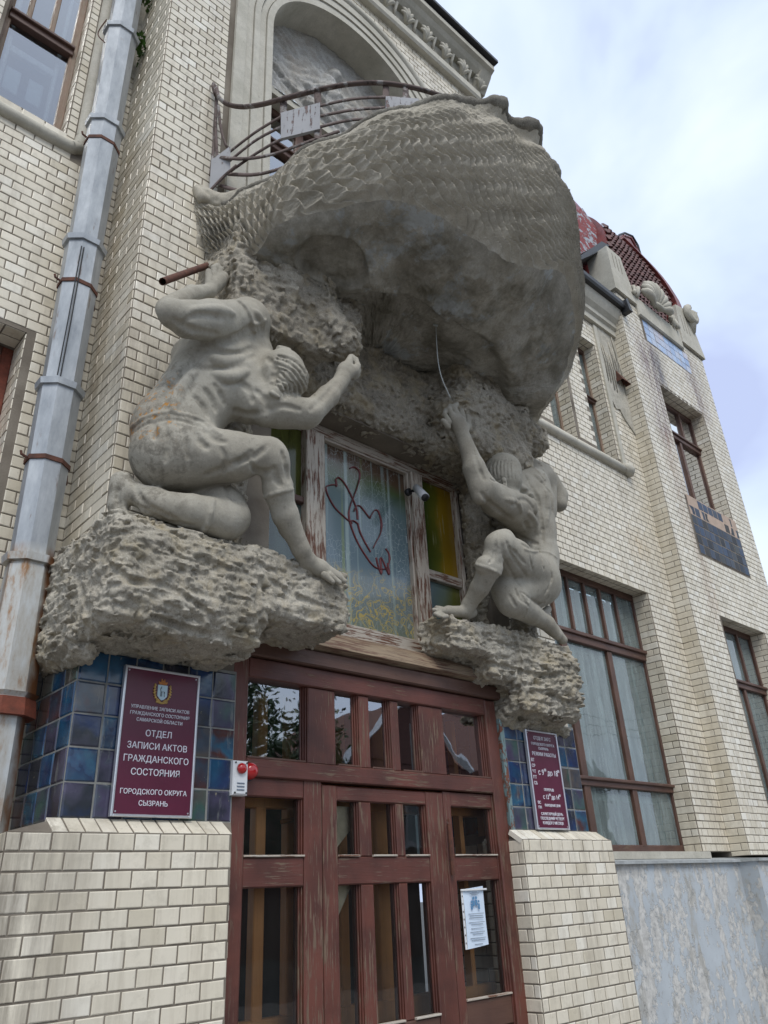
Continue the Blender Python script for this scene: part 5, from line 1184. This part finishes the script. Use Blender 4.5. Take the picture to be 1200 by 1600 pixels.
def detL(v):
    # cheek ear
    c = v.hit(441, 549)
    if c is not None: v.cap(P(436, 544, 2.98), P(452, 546, 2.96), .017, .011, .006)
    v.cap(P(424, 614, 2.97), P(435, 620, 2.96), .016, .010, .006)
    # rope belt, cloth strap with fringe
    v.line([(205, 668), (222, 655), (245, 647), (268, 645), (295, 650), (318, 658), (333, 672), (345, 680)], .011, .008, n=40, taper=False)
    v.line([(208, 676), (225, 664), (248, 657), (270, 655), (296, 660), (318, 668)], .008, .01, True, off=.004, n=36)
    v.line([(372, 470), (386, 484), (394, 505), (397, 520)], .012, .008, n=16, taper=False); v.line([(396, 486), (404, 494), (412, 508)], .018, .015, n=14)
    for i in range(7): v.line([(393+i*3.2, 510-i*.8), (394+i*3.2, 521-i*.8)], .006, .003, n=3, taper=False)
    v.line([(392, 508), (404, 505), (415, 500)], .010, .006, n=10, taper=False)
    # back muscles
    for pts, r, sub in [([(310, 548), (335, 545), (355, 552), (375, 552), (395, 543)], .022, True), ([(300, 570), (335, 575), (372, 562), (398, 556)], .014, True), ([(318, 538), (345, 533), (375, 522), (398, 505)], .016, True),
                        ([(305, 620), (318, 635), (325, 650)], .013, True), ([(320, 608), (332, 625), (338, 642)], .012, True), ([(336, 600), (345, 616), (352, 632)], .010, True),
                        ([(350, 600), (372, 596), (388, 606), (395, 628)], .013, True), ([(330, 560), (352, 566), (378, 560)], .03, False), ([(335, 585), (360, 590), (385, 580)], .028, False), ([(245, 640), (262, 610), (290, 575), (312, 552)], .020, True),
                        ([(270, 640), (285, 605), (305, 580)], .03, False), ([(365, 640), (385, 648), (402, 645)], .012, True), ([(272, 500), (300, 515), (340, 522)], .012, True), ([(300, 485), (335, 483), (365, 490)], .022, False), ([(280, 507), (310, 492), (350, 498)], .009, True),
                        ([(412, 645), (440, 634), (468, 640)], .009, True), ([(486, 640), (505, 622), (525, 598)], .007, True), ([(400, 610), (412, 622), (418, 640)], .010, True)]:
        v.line(pts, r*.9, .022, sub, off=.009 if sub else -.003)
    # hair
    for j in range(8):
        R0 = 20+6.3*j
        arc = [(424+R0*math.cos(t)+1.6*math.sin(t*9+j), 622-R0*1.06*math.sin(t)+1.4*math.cos(t*8+j*2)) for t in np.linspace(.05, 1.42, 9)]
        v.line(arc, .0075, .004, True, off=.0005, n=34, taper=False)
        arc2 = [(424+(R0+3.1)*math.cos(t)+1.6*math.sin(t*9+j), 622-(R0+3.1)*1.06*math.sin(t)+1.4*math.cos(t*8+j*2)) for t in np.linspace(.12, 1.3, 9)]
        v.line(arc2, .006, .008, False, off=-.004, n=30, taper=False)
    v.line([(418, 560), (428, 572), (428, 590), (422, 604)], .012, .02, True, off=.005)
    # trouser folds
    for pts, r in [([(395, 705), (380, 718), (350, 732), (322, 742)], .012), ([(418, 695), (400, 712), (368, 722)], .009), ([(425, 735), (405, 738), (392, 725)], .010), ([(440, 705), (447, 730), (452, 752)], .007), ([(428, 730), (432, 748), (438, 758)], .007),
                   ([(255, 660), (262, 690), (258, 720)], .010), ([(280, 660), (290, 690), (292, 715)], .009), ([(300, 665), (312, 690), (325, 700)], .009), ([(240, 660), (242, 685)], .009), ([(320, 672), (335, 686), (352, 690)], .009),
                   ([(215, 790), (255, 812), (300, 822)], .006), ([(352, 756), (364, 778), (385, 790)], .008), ([(205, 740), (225, 785), (280, 815)], .008), ([(345, 700), (352, 720), (345, 748)], .005)]:
        v.line(pts, r, .02, True, off=.005)
    v.line([(333, 782), (330, 800), (324, 818), (316, 832)], .013, .006, n=20, taper=False)
    for pts in ([(415, 776), (432, 770), (456, 764)],): v.line(pts, .013, .006, n=14, taper=False)
    v.line([(185, 762), (183, 780), (190, 800)], .008, .015, True, off=.003)
giant((1.05, 2.72, 1.50), (3.0, 3.75, 3.62), CAPL, detL, 'giant_statue', 'grey stone giant kneeling on the left ledge, elbow raised and rust-stained hip')
CAPR = [
 ((838, 905, 3.33, 36), (842, 870, 3.34, 30), .04), ((846, 915, 3.34, 30), (828, 925, 3.33, 30), .05), ((842, 870, 3.34, 29), (835, 830, 3.34, 32), .05), ((835, 830, 3.34, 32), (830, 790, 3.33, 36), .05), ((830, 790, 3.33, 36), (828, 762, 3.33, 32), .05),
 ((852, 800, 3.38, 18), (850, 752, 3.38, 20), .05), ((808, 770, 3.3, 22), (845, 745, 3.36, 20), .05), ((806, 800, 3.27, 26), (822, 812, 3.32, 28), .05), ((845, 740, 3.4, 18), (832, 730, 3.4, 14), .05),
 # neck, head
 ((822, 756, 3.33, 18), (802, 752, 3.3, 19), .04), ((786, 736, 3.28, 29), (788, 748, 3.27, 28), .03), ((790, 765, 3.27, 18), (800, 772, 3.26, 12), .02),
 # near arm up to the rock
 ((808, 798, 3.25, 29), (776, 782, 3.15, 25), .04), ((776, 782, 3.15, 25), (755, 762, 3.10, 20), .03), ((756, 760, 3.10, 19), (741, 730, 3.10, 16.5), .025), ((741, 730, 3.10, 16.5), (725, 685, 3.13, 11), .025), ((750, 775, 3.12, 14), (735, 735, 3.12, 11), .03),
 ((725, 685, 3.13, 10), (715, 662, 3.14, 13), .02), ((716, 662, 3.14, 13), (708, 655, 3.15, 10), .015),
 ((708, 655, 3.14, 5.5), (702, 640, 3.13, 4.5), .006), ((702, 640, 3.13, 4.5), (704, 634, 3.15, 3.6), .004), ((701, 660, 3.14, 5), (695, 647, 3.14, 4), .006), ((695, 647, 3.14, 4), (696, 641, 3.16, 3.4), .004), ((716, 653, 3.12, 6), (709, 636, 3.12, 4.8), .006), ((709, 636, 3.12, 4.8), (714, 632, 3.14, 4), .004),
 ((700, 667, 3.15, 4.5), (692, 657, 3.15, 3.6), .006), ((722, 655, 3.12, 6.5), (721, 642, 3.11, 4.6), .006), ((731, 668, 3.13, 6), (730, 652, 3.12, 4.8), .008), ((724, 672, 3.13, 9), (730, 664, 3.13, 6), .01),
 # far arm hanging behind
 ((858, 752, 3.42, 16), (872, 775, 3.40, 15), .03), ((872, 775, 3.40, 15), (874, 788, 3.38, 12), .02),
 # front leg
 ((838, 900, 3.3, 32), (800, 872, 3.14, 30), .04), ((800, 872, 3.14, 30), (784, 850, 3.06, 21), .035), ((788, 842, 3.06, 16), (775, 850, 3.07, 18), .02), ((780, 850, 3.07, 19), (764, 885, 3.14, 16), .03), ((768, 886, 3.14, 18), (757, 883, 3.14, 15), .01), ((764, 890, 3.15, 17), (750, 918, 3.26, 15), .02), ((750, 918, 3.26, 15), (733, 945, 3.38, 11), .02),
 ((733, 945, 3.38, 11.5), (728, 955, 3.41, 11), .02), ((728, 956, 3.42, 9.5), (700, 955, 3.43, 8.5), .015), ((700, 955, 3.43, 8), (686, 955, 3.44, 6.5), .01), ((737, 957, 3.42, 9), (730, 962, 3.42, 7), .012),
 ((686, 954, 3.45, 4.4), (678, 953, 3.45, 3.8), .004), ((687, 958, 3.42, 4.2), (680, 959, 3.42, 3.5), .004), ((692, 961, 3.40, 4), (685, 962, 3.40, 3.2), .004), ((698, 963, 3.38, 3.8), (692, 964, 3.38, 3), .004), ((690, 951, 3.47, 4), (682, 949, 3.48, 3.4), .004),
 # kneeling leg and rear foot
 ((840, 912, 3.34, 32), (800, 925, 3.26, 28), .04), ((792, 922, 3.25, 25), (800, 938, 3.24, 26), .03), ((803, 942, 3.24, 23), (828, 958, 3.3, 17), .02), ((828, 958, 3.3, 17), (852, 972, 3.34, 12), .02), ((852, 972, 3.34, 12), (864, 985, 3.36, 10), .02), ((848, 962, 3.36, 9), (856, 952, 3.38, 6), .015), ((864, 984, 3.35, 10), (880, 1000, 3.34, 7), .015), ((856, 975, 3.33, 12), (870, 992, 3.33, 8), .015),
]
def detR(v):
    v.cap(P(787, 750, 3.16), P(790, 762, 3.15), .022, .014, .01); c = v.hit(789, 754)
    if c is not None: v.cap(c, c, .014, .014, .006, True)
    for i in range(8):
        a = 764+i*5.2; v.line([(a+4, 716+abs(i-4)*1.5), (a-1+i*.6, 730), (a+2+i*.3, 748)], .0055, .006, True, off=.002, n=10); v.line([(a+7, 716+abs(i-4)*1.5), (a+2+i*.6, 730), (a+4, 746)], .006, .006, False, off=-.002, n=10)
    v.line([(765, 748), (775, 752), (786, 746)], .008, .006, True, off=.002, n=10)
    for pts, r, sub in [([(822, 745), (838, 775), (846, 810), (848, 848)], .013, True), ([(800, 790), (818, 780), (832, 790), (838, 815)], .014, True), ([(815, 760), (830, 775), (838, 800)], .018, False), ([(852, 760), (856, 790), (854, 820)], .014, False),
                        ([(812, 838), (828, 846), (840, 850)], .008, True), ([(816, 850), (830, 857), (842, 858)], .008, True), ([(820, 815), (826, 828)], .012, True), ([(752, 770), (770, 790), (800, 812)], .012, True), ([(790, 780), (808, 786), (815, 800)], .014, False), ([(740, 700), (748, 730), (757, 750)], .007, True), ([(806, 766), (818, 770), (830, 766)], .012, True),
                        ([(845, 752), (860, 770), (864, 800)], .010, True), ([(824, 800), (835, 812), (840, 832)], .016, False), ([(836, 742), (846, 752)], .012, False)]:
        v.line(pts, r*.9, .022, sub, off=.008 if sub else -.003)
    v.line([(830, 728), (842, 738), (851, 750), (848, 730), (840, 722)], .009, .008, n=20, taper=False)
    v.line([(818, 858), (832, 862), (846, 862), (860, 865), (870, 872)], .010, .006, n=24, taper=False)
    for pts, r in [([(792, 846), (800, 868), (822, 900)], .009), ([(784, 850), (790, 880), (812, 915)], .008), ([(800, 858), (820, 880)], .007), ([(775, 846), (772, 868), (764, 880)], .006), ([(858, 880), (862, 905), (848, 935)], .007), ([(828, 868), (832, 890)], .006), ([(846, 868), (850, 890)], .006),
                   ([(804, 920), (812, 935), (826, 945)], .006), ([(812, 925), (820, 938)], .006), ([(796, 930), (806, 948)], .006), ([(815, 925), (845, 945), (858, 930)], .007)]: v.line(pts, r, .014, True, off=.004)
    v.line([(744, 882), (758, 886), (772, 892), (783, 898)], .011, .006, n=14, taper=False)
    v.line([(826, 940), (823, 955), (820, 964)], .010, .006, n=10, taper=False)
giant((3.25, 2.88, 1.50), (5.45, 3.72, 3.62), CAPR, detR, 'giant_statue', 'grey stone giant crouching on the right ledge with his ear showing')

# ================================================================ shell balcony
SB = thing('shell_balcony', 'huge grey scalloped shell balcony carried by the two giants', 'balcony')
RIM = [(1.73, 3.66, 4.56), P(347, 316, 3.45), P(400, 290, 3.20), P(480, 235, 2.87), P(560, 195, 2.57), P(640, 165, 2.30), P(700, 155, 2.14), P(760, 157, 2.02), P(800, 172, 1.99), P(838, 205, 1.98), P(862, 252, 2.03), P(872, 320, 2.16), P(880, 390, 2.36), P(890, 440, 2.60), (4.78, 2.92, 4.50), (4.92, 3.25, 4.45), (5.0, 3.66, 4.45)]
BEL = [P(322, 395, 3.62), P(356, 402, 3.42), P(397, 398, 3.16), P(440, 350, 2.93), P(560, 318, 2.64), P(630, 315, 2.45), P(700, 347, 2.38), P(745, 375, 2.33), P(790, 405, 2.28), P(840, 420, 2.27), P(876, 425, 2.32), P(893, 470, 2.42), P(896, 530, 2.66), P(882, 580, 2.86), P(862, 618, 3.0), P(845, 640, 3.2), P(838, 660, 3.62)]
def frac2(nu, nv, levels, seed):
    g_ = np.random.default_rng(seed); out = np.zeros((nu, nv))
    for (cu_, cv_, a) in levels:
        Lg = g_.random((cu_+2, cv_+2))*2-1; uu_ = np.linspace(0, cu_, nu); v2_ = np.linspace(0, cv_, nv); i0 = np.minimum(uu_.astype(int), cu_); j0 = np.minimum(v2_.astype(int), cv_); fu = uu_-i0; fv = v2_-j0; fu = (fu*fu*(3-2*fu))[:, None]; fv = (fv*fv*(3-2*fv))[None]
        A_ = Lg[i0][:, j0]*(1-fv)+Lg[i0][:, j0+1]*fv; B_ = Lg[i0+1][:, j0]*(1-fv)+Lg[i0+1][:, j0+1]*fv; out += a*(A_*(1-fu)+B_*fu)
    return out
NU, NV = 1500, 240
rim = catmull(RIM, NU+1); bel = catmull(BEL, NU+1); u = np.linspace(0, 1, NU+1); vv_ = np.linspace(0, 1, NV+1)
U_, V_ = np.meshgrid(u, vv_, indexing='ij')
S = rim[:, None, :]*(1-V_[..., None])+bel[:, None, :]*V_[..., None]
cen = np.array([3.33, 3.9, 4.1]); outd = S-cen; outd[..., 2] *= .35; outd /= np.linalg.norm(outd, axis=-1, keepdims=True)
bulge = .085*np.sin(math.pi*np.clip(V_, 0, 1))**.9*np.sin(math.pi*np.clip(U_*1.0, .04, .98))**.5
# smooth concave collar under the rim on the front, scalloped
collar = np.clip((V_-.0)/.16, 0, 1); front = np.clip((U_-.38)/.1, 0, 1)
bulge -= .07*np.exp(-((V_-.10)/.07)**2)*front
# radial scallops (ribs of the shell)
ribs = np.sin(2*math.pi*(U_*11+.15))
bulge += (.014+.034*front*np.exp(-V_/.2))*ribs*np.clip(1-V_*.6, .3, 1)
# overlapping growth layers
wv = .010*np.sin(2*math.pi*(U_*46)+V_*3)+.012*np.sin(2*math.pi*U_*13+1)
nn_ = 84
sk = .08+.26*np.clip((U_-.18)/.5, 0, 1)
ph = nn_*(U_-sk*V_)
ph = ph+.21*np.sin(2*math.pi*(V_*5.5+U_*9))+.07*np.sin(2*math.pi*(V_*12+U_*17))+frac2(NU+1, NV+1, [(40, 6, .22), (110, 16, .10)], 5)   # wavy edge of every layer
saw = ph-np.floor(ph)
step = np.where(saw < .90, (saw/.90)**1.25, (1-saw)/.10)
amp = .047*np.clip((V_-.05)/.10, 0, 1)*(1-front*(1-np.clip((V_-.16)/.10, 0, 1)))*np.clip(V_*1.6+.45, 0, 1.2)*np.clip((U_-.01)/.03, 0, 1)
lowfade = np.clip((1.0-V_)/.05, 0, 1)
S = S+outd*(bulge+amp*step*lowfade)[..., None]
S[..., 2] += (-.010*np.sin(2*math.pi*(U_*13+.3))*np.exp(-V_/.1))
S += outd*frac2(NU+1, NV+1, [(60, 14, .008), (160, 38, .0045), (400, 90, .0028), (900, 200, .0012)], 21)[..., None]
idx = np.arange((NU+1)*(NV+1)).reshape(NU+1, NV+1)
F = np.stack([idx[:-1, :-1], idx[1:, :-1], idx[1:, 1:], idx[:-1, 1:]], -1).reshape(-1, 4)
mesh_obj('scalloped_side', S.reshape(-1, 3).astype(np.float32), F[:, ::-1].copy(), M_SHELL, SB, True)
# thick rolled lip
lipc = S[:, 0, :]; V = []; n = 12
for i in range(0, NU+1, 4):
    t = lipc[min(i+4, NU)]-lipc[max(i-4, 0)]; t /= np.linalg.norm(t); o_ = outd[i, 0].copy(); o_ -= t*np.dot(o_, t); o_ /= np.linalg.norm(o_); w_ = np.cross(t, o_)
    if w_[2] < 0: w_ = -w_
    uu = i/NU; r = (.034+.034*min(1, max(0, (uu-.3)/.2)))*(1+.12*math.sin(uu*97)+.1*math.sin(uu*213)+.06*math.sin(uu*411))
    c = lipc[i]-o_*r*.8+w_*.012
    for j in range(n): a = 2*math.pi*j/n; V.append(c+o_*r*1.15*math.cos(a)+w_*r*math.sin(a)*.85)
k = len(V)//n; V = np.array(V); ii = np.arange(k*n).reshape(k, n)
F = np.stack([ii[:-1], np.roll(ii[:-1], -1, 1), np.roll(ii[1:], -1, 1), ii[1:]], -1).reshape(-1, 4)
mesh_obj('rolled_lip', V.astype(np.float32), F, stone('weathered_lip', (.12, .11, .09), (.21, .195, .165), (.33, .315, .27), 1.6, .9), SB, True)
# underside: swelling between belly edge and hollow ceiling
NR = 230
be = S[::2, -1, :]; kk = len(be); r = np.linspace(0, 1, NR+1)
hub = np.array([3.45, 3.75, 3.90]); 
RR, AA = np.meshgrid(r, np.linspace(0, 1, kk)); B = be[:, None, :]*(1-RR[..., None])+hub*RR[..., None]
X, Y_, Z0 = B[..., 0], B[..., 1], B[..., 2]
s_r = 1-(1-RR)**3.6; zc = be[:, 2][:, None]*(1-s_r)+3.84*s_r
belly = -.045*np.sin(math.pi*np.clip(RR/.62, 0, 1))**.8*(.35+.65*np.sin(math.pi*np.clip(AA, 0, 1)))
def holl(cx, cy, rx, ry, h, p=2.):
    q = np.clip(1-((X-cx)/rx)**2-((Y_-cy)/ry)**2, 0, 1); return h*(lambda t_: t_*t_*(3-2*t_))(np.clip(q*3.0, 0, 1))
zc = zc+belly+holl(3.62, 3.32, .98, .47, .10)+holl(2.48, 3.0, .30, .17, .06)
lump = 0
for i_, (s_, a_) in enumerate(((1.1, .035), (2.6, .022), (6., .009), (14., .004))):
    p_ = rng.random(6)*6; lump = lump+a_*(np.sin(X*s_*3+p_[0]+1.7*np.sin(Y_*s_*2+p_[1]))*np.sin(Y_*s_*3.3+p_[2]+1.3*np.sin(X*s_*2.3+p_[3])))
rid = frac2(kk, NR+1, [(26, 9, 1.), (60, 22, .5)], 31); lump = lump+frac2(kk, NR+1, [(14, 5, .028), (40, 14, .014), (110, 36, .007), (300, 90, .0035), (700, 200, .002)], 33)+.03*np.clip(.18-np.abs(rid), 0, 1)
B[..., 2] = zc+lump*np.clip(RR*8, 0, 1)
idx = np.arange(kk*(NR+1)).reshape(kk, NR+1); F = np.stack([idx[:-1, :-1], idx[1:, :-1], idx[1:, 1:], idx[:-1, 1:]], -1).reshape(-1, 4)
mesh_obj('shell_underside', B.reshape(-1, 3).astype(np.float32), F, M_UNDER, SB, True)
# balcony floor inside the rim
q = MB(); fl = [(float(p[0]*.80+3.33*.20), float(p[1]*.78+3.8*.22)) for p in rim[::25]]; n = len(fl)
q.add([(x, y, 4.42) for x, y in fl]+[(x, y, 4.36) for x, y in fl], [tuple(range(n)), tuple(range(2*n-1, n-1, -1))]+[(i, n+i, n+(i+1) % n, (i+1) % n) for i in range(n)]); q.build('balcony_floor', M_STUC, SB)
# horn where the left rim meets the wall
v = Vol((1.55, 3.2, 3.7), (2.15, 3.8, 4.8), .012)
v.cap(P(313, 300, 3.6), P(345, 322, 3.52), .05, .06, .04); v.cap(P(345, 322, 3.52), P(395, 300, 3.35), .06, .05, .04); v.cap(P(322, 325, 3.62), P(312, 385, 3.66), .05, .06, .04); v.cap(P(308, 297, 3.6), P(318, 312, 3.56), .028, .05, .02)
craggy(v, [(.1, .008), (.04, .008)], 77, 0); v.mesh('shell_horn', M_SHELL, SB)

# ================================================================ balcony railing
RL = thing('balcony_railing', 'curved rusty iron railing with grey square plates above the shell', 'railing')
def band(pts, name='rail_bar', r=(.009, .019), n=40, mat=None):
    c = catmull([tuple(P(*p)) for p in pts], n); q = MB(); q.tube(c, .02, 6, flat=r); return q.build(name, mat or M_IRON, RL, True)
band([(338, 138, 3.56), (342, 152, 3.52), (356, 163, 3.46), (380, 167, 3.35), (410, 163, 3.2), (440, 155, 3.05), (500, 140, 2.84), (550, 131, 2.68), (600, 130, 2.56), (650, 138, 2.47), (695, 152, 2.42), (745, 172, 2.42)], 'handrail', (.020, .015), 60)
band([(338, 138, 3.56), (333, 132, 3.58), (337, 148, 3.56)], 'handrail_tip', (.02, .012), 8)
for pts in ([(358, 238, 3.46), (400, 206, 3.24), (440, 182, 3.06)], [(498, 166, 2.86), (550, 155, 2.70), (603, 152, 2.57), (640, 156, 2.5)], [(358, 252, 3.46), (400, 219, 3.24), (440, 198, 3.06)], [(498, 182, 2.86), (550, 172, 2.7), (603, 168, 2.57)],
            [(360, 268, 3.46), (400, 240, 3.24), (440, 218, 3.06), (498, 199, 2.86), (545, 188, 2.72), (580, 186, 2.6)], [(345, 246, 3.5), (385, 248, 3.3), (430, 240, 3.1), (480, 222, 2.92), (530, 205, 2.76)], [(358, 272, 3.46), (395, 273, 3.26), (430, 266, 3.1), (470, 250, 2.95)], [(345, 290, 3.52), (370, 297, 3.4), (400, 298, 3.28)],
            [(328, 298, 3.56), (350, 275, 3.46), (370, 258, 3.36)]): band(pts)
for (x0, y0, x1, y1, Y0) in ((443, 155, 443, 182, 3.06), (496, 142, 497, 166, 2.86), (603, 134, 603, 154, 2.57), (634, 137, 634, 156, 2.5), (497, 200, 497, 218, 2.86)):
    q = MB(); a, b = P(x0, y0, Y0), P(x1, y1, Y0); q.tube([a, b], .02, 6, flat=(.026, .008)); q.build('rail_post', M_IRON, RL)
for pts in ([(340, 142, 3.57), (336, 190, 3.58), (334, 230, 3.58), (329, 275, 3.57)], [(341, 165, 3.52), (345, 200, 3.52), (352, 225, 3.48), (358, 232, 3.46)], [(338, 150, 3.58), (337, 200, 3.56), (340, 260, 3.54)]): band(pts, 'rail_post', (.012, .006), 20)
def plate(c4, mat=None):
    pts = [P(*c) for c in c4]; q = MB(); off = np.array([.012, .02, 0]); q.add(pts+[p+off for p in pts], [(0, 1, 2, 3), (7, 6, 5, 4), (0, 4, 5, 1), (1, 5, 6, 2), (2, 6, 7, 3), (3, 7, 4, 0)]); return q.build('plate', mat or M_PLATE, RL)
plate([(439, 176, 3.04), (439, 216, 3.04), (500, 201, 2.83), (500, 160, 2.83)]); plate([(330, 250, 3.55), (327, 297, 3.56), (360, 266, 3.44), (360, 228, 3.44)]); plate([(603, 150, 2.55), (603, 172, 2.55), (655, 172, 2.45), (655, 154, 2.45)])

# ================================================================ across the street (seen only as reflections)
def tree(label, x, y, h, r, seed, n=5200):
    T = thing('street_tree', label, 'tree', (0, 0, 0), 'trees across the street'); rr = random.Random(seed)
    q = MB(); q.tube([(x, y, -1.6), (x+.1, y, h*.3), (x-.1, y, h*.6), (x, y, h*.95)], .2, 8, rs=[.22, .17, .12, .03]); tips = []
    for i in range(26):
        a = rr.uniform(0, 6.28); z = h*rr.uniform(.15, .9); l = r*(1.1-abs(z/h-.45)); e = (x+math.cos(a)*l, y+math.sin(a)*l, z+l*rr.uniform(.3, .8)); q.tube([(x, y, z), ((x+e[0])/2, (y+e[1])/2, (z+e[2])/2+.1), e], .05, 5, rs=[.06, .04, .012]); tips.append(e); tips.append(((x+e[0])/2, (y+e[1])/2, (z+e[2])/2))
    q.build('trunk', M_BARK, T, True); tips.append((x, y, h))
    c = np.array([tips[rr.randrange(len(tips))] for _ in range(n)]); g_ = np.random.default_rng(seed); c = c+g_.normal(0, r*.16, c.shape); a = g_.normal(0, 1, c.shape); a /= np.linalg.norm(a, axis=1, keepdims=True); b = np.cross(a, g_.normal(0, 1, c.shape)); b /= np.linalg.norm(b, axis=1, keepdims=True); s_ = g_.uniform(.06, .13, (n, 1))
    V = np.stack([c-a*s_, c+b*s_*.5, c+a*s_, c-b*s_*.5], 1).reshape(-1, 3); F = np.arange(4*n).reshape(n, 4); mesh_obj('crown', V.astype(np.float32), F, M_LEAF2, T)
tree('leafy street tree opposite the left door leaf', 11.2, -11.5, 5.2, 1.9, 3); tree('slender street tree opposite the small transom lights', 14.6, -12.5, 4.9, 1.5, 5); tree('low bushy street tree left of the others', 8.2, -10.5, 3.4, 1.8, 9)
H = thing('opposite_house', 'dark red brick house with white gable trim across the street', 'house')
q = MB(); q.box(16.5, 34, -19, -12.5, -1.6, 4.2); q.prism([(16.5, 4.2), (19.2, 6.4), (21.9, 4.2)], -19, -12.45); q.prism([(23, 4.2), (28, 8.1), (34, 4.2)], -19, -12.45); q.build('wall', M_FARB, H)
q = MB()
for (a, b) in (((16.2, 4.1), (19.2, 6.5)), ((19.2, 6.5), (22.2, 4.1)), ((22.7, 4.1), (28, 8.25)), ((28, 8.25), (34.3, 4.1))):
    q.tube([(a[0], -12.3, a[1]), (b[0], -12.3, b[1])], .14, 4)
q.build('gable_trim', M_WHITE, H)
for x in (24.5, 27.6, 30.6, 18.8):
    q = MB(); q.bbox(x, x+1.1, -12.5, -12.42, 1.6, 3.2) if False else q.box(x, x+1.1, -12.5, -12.4, 1.6, 3.2); f_ = q.build('window', M_WHITE, H); part_box('pane', M_CURT, f_, x+.12, x+.98, -12.395, -12.39, 1.72, 3.08, b=.001)
for k in range(3):
    q = MB(); q.tube([(10+k, -9.5, 6.0+k*.5), (20, -9.8, 5.2+k*.55), (36, -10, 6.4+k*.3)], .012, 5); tag(q.build('overhead_cable', M_BLACK), ['lowest', 'middle', 'topmost'][k]+' thin black overhead cable across the street', 'cable', 'overhead cables')
print('scene built in %.1fs, %d objects' % (time.time()-T0, len(bpy.data.objects)))
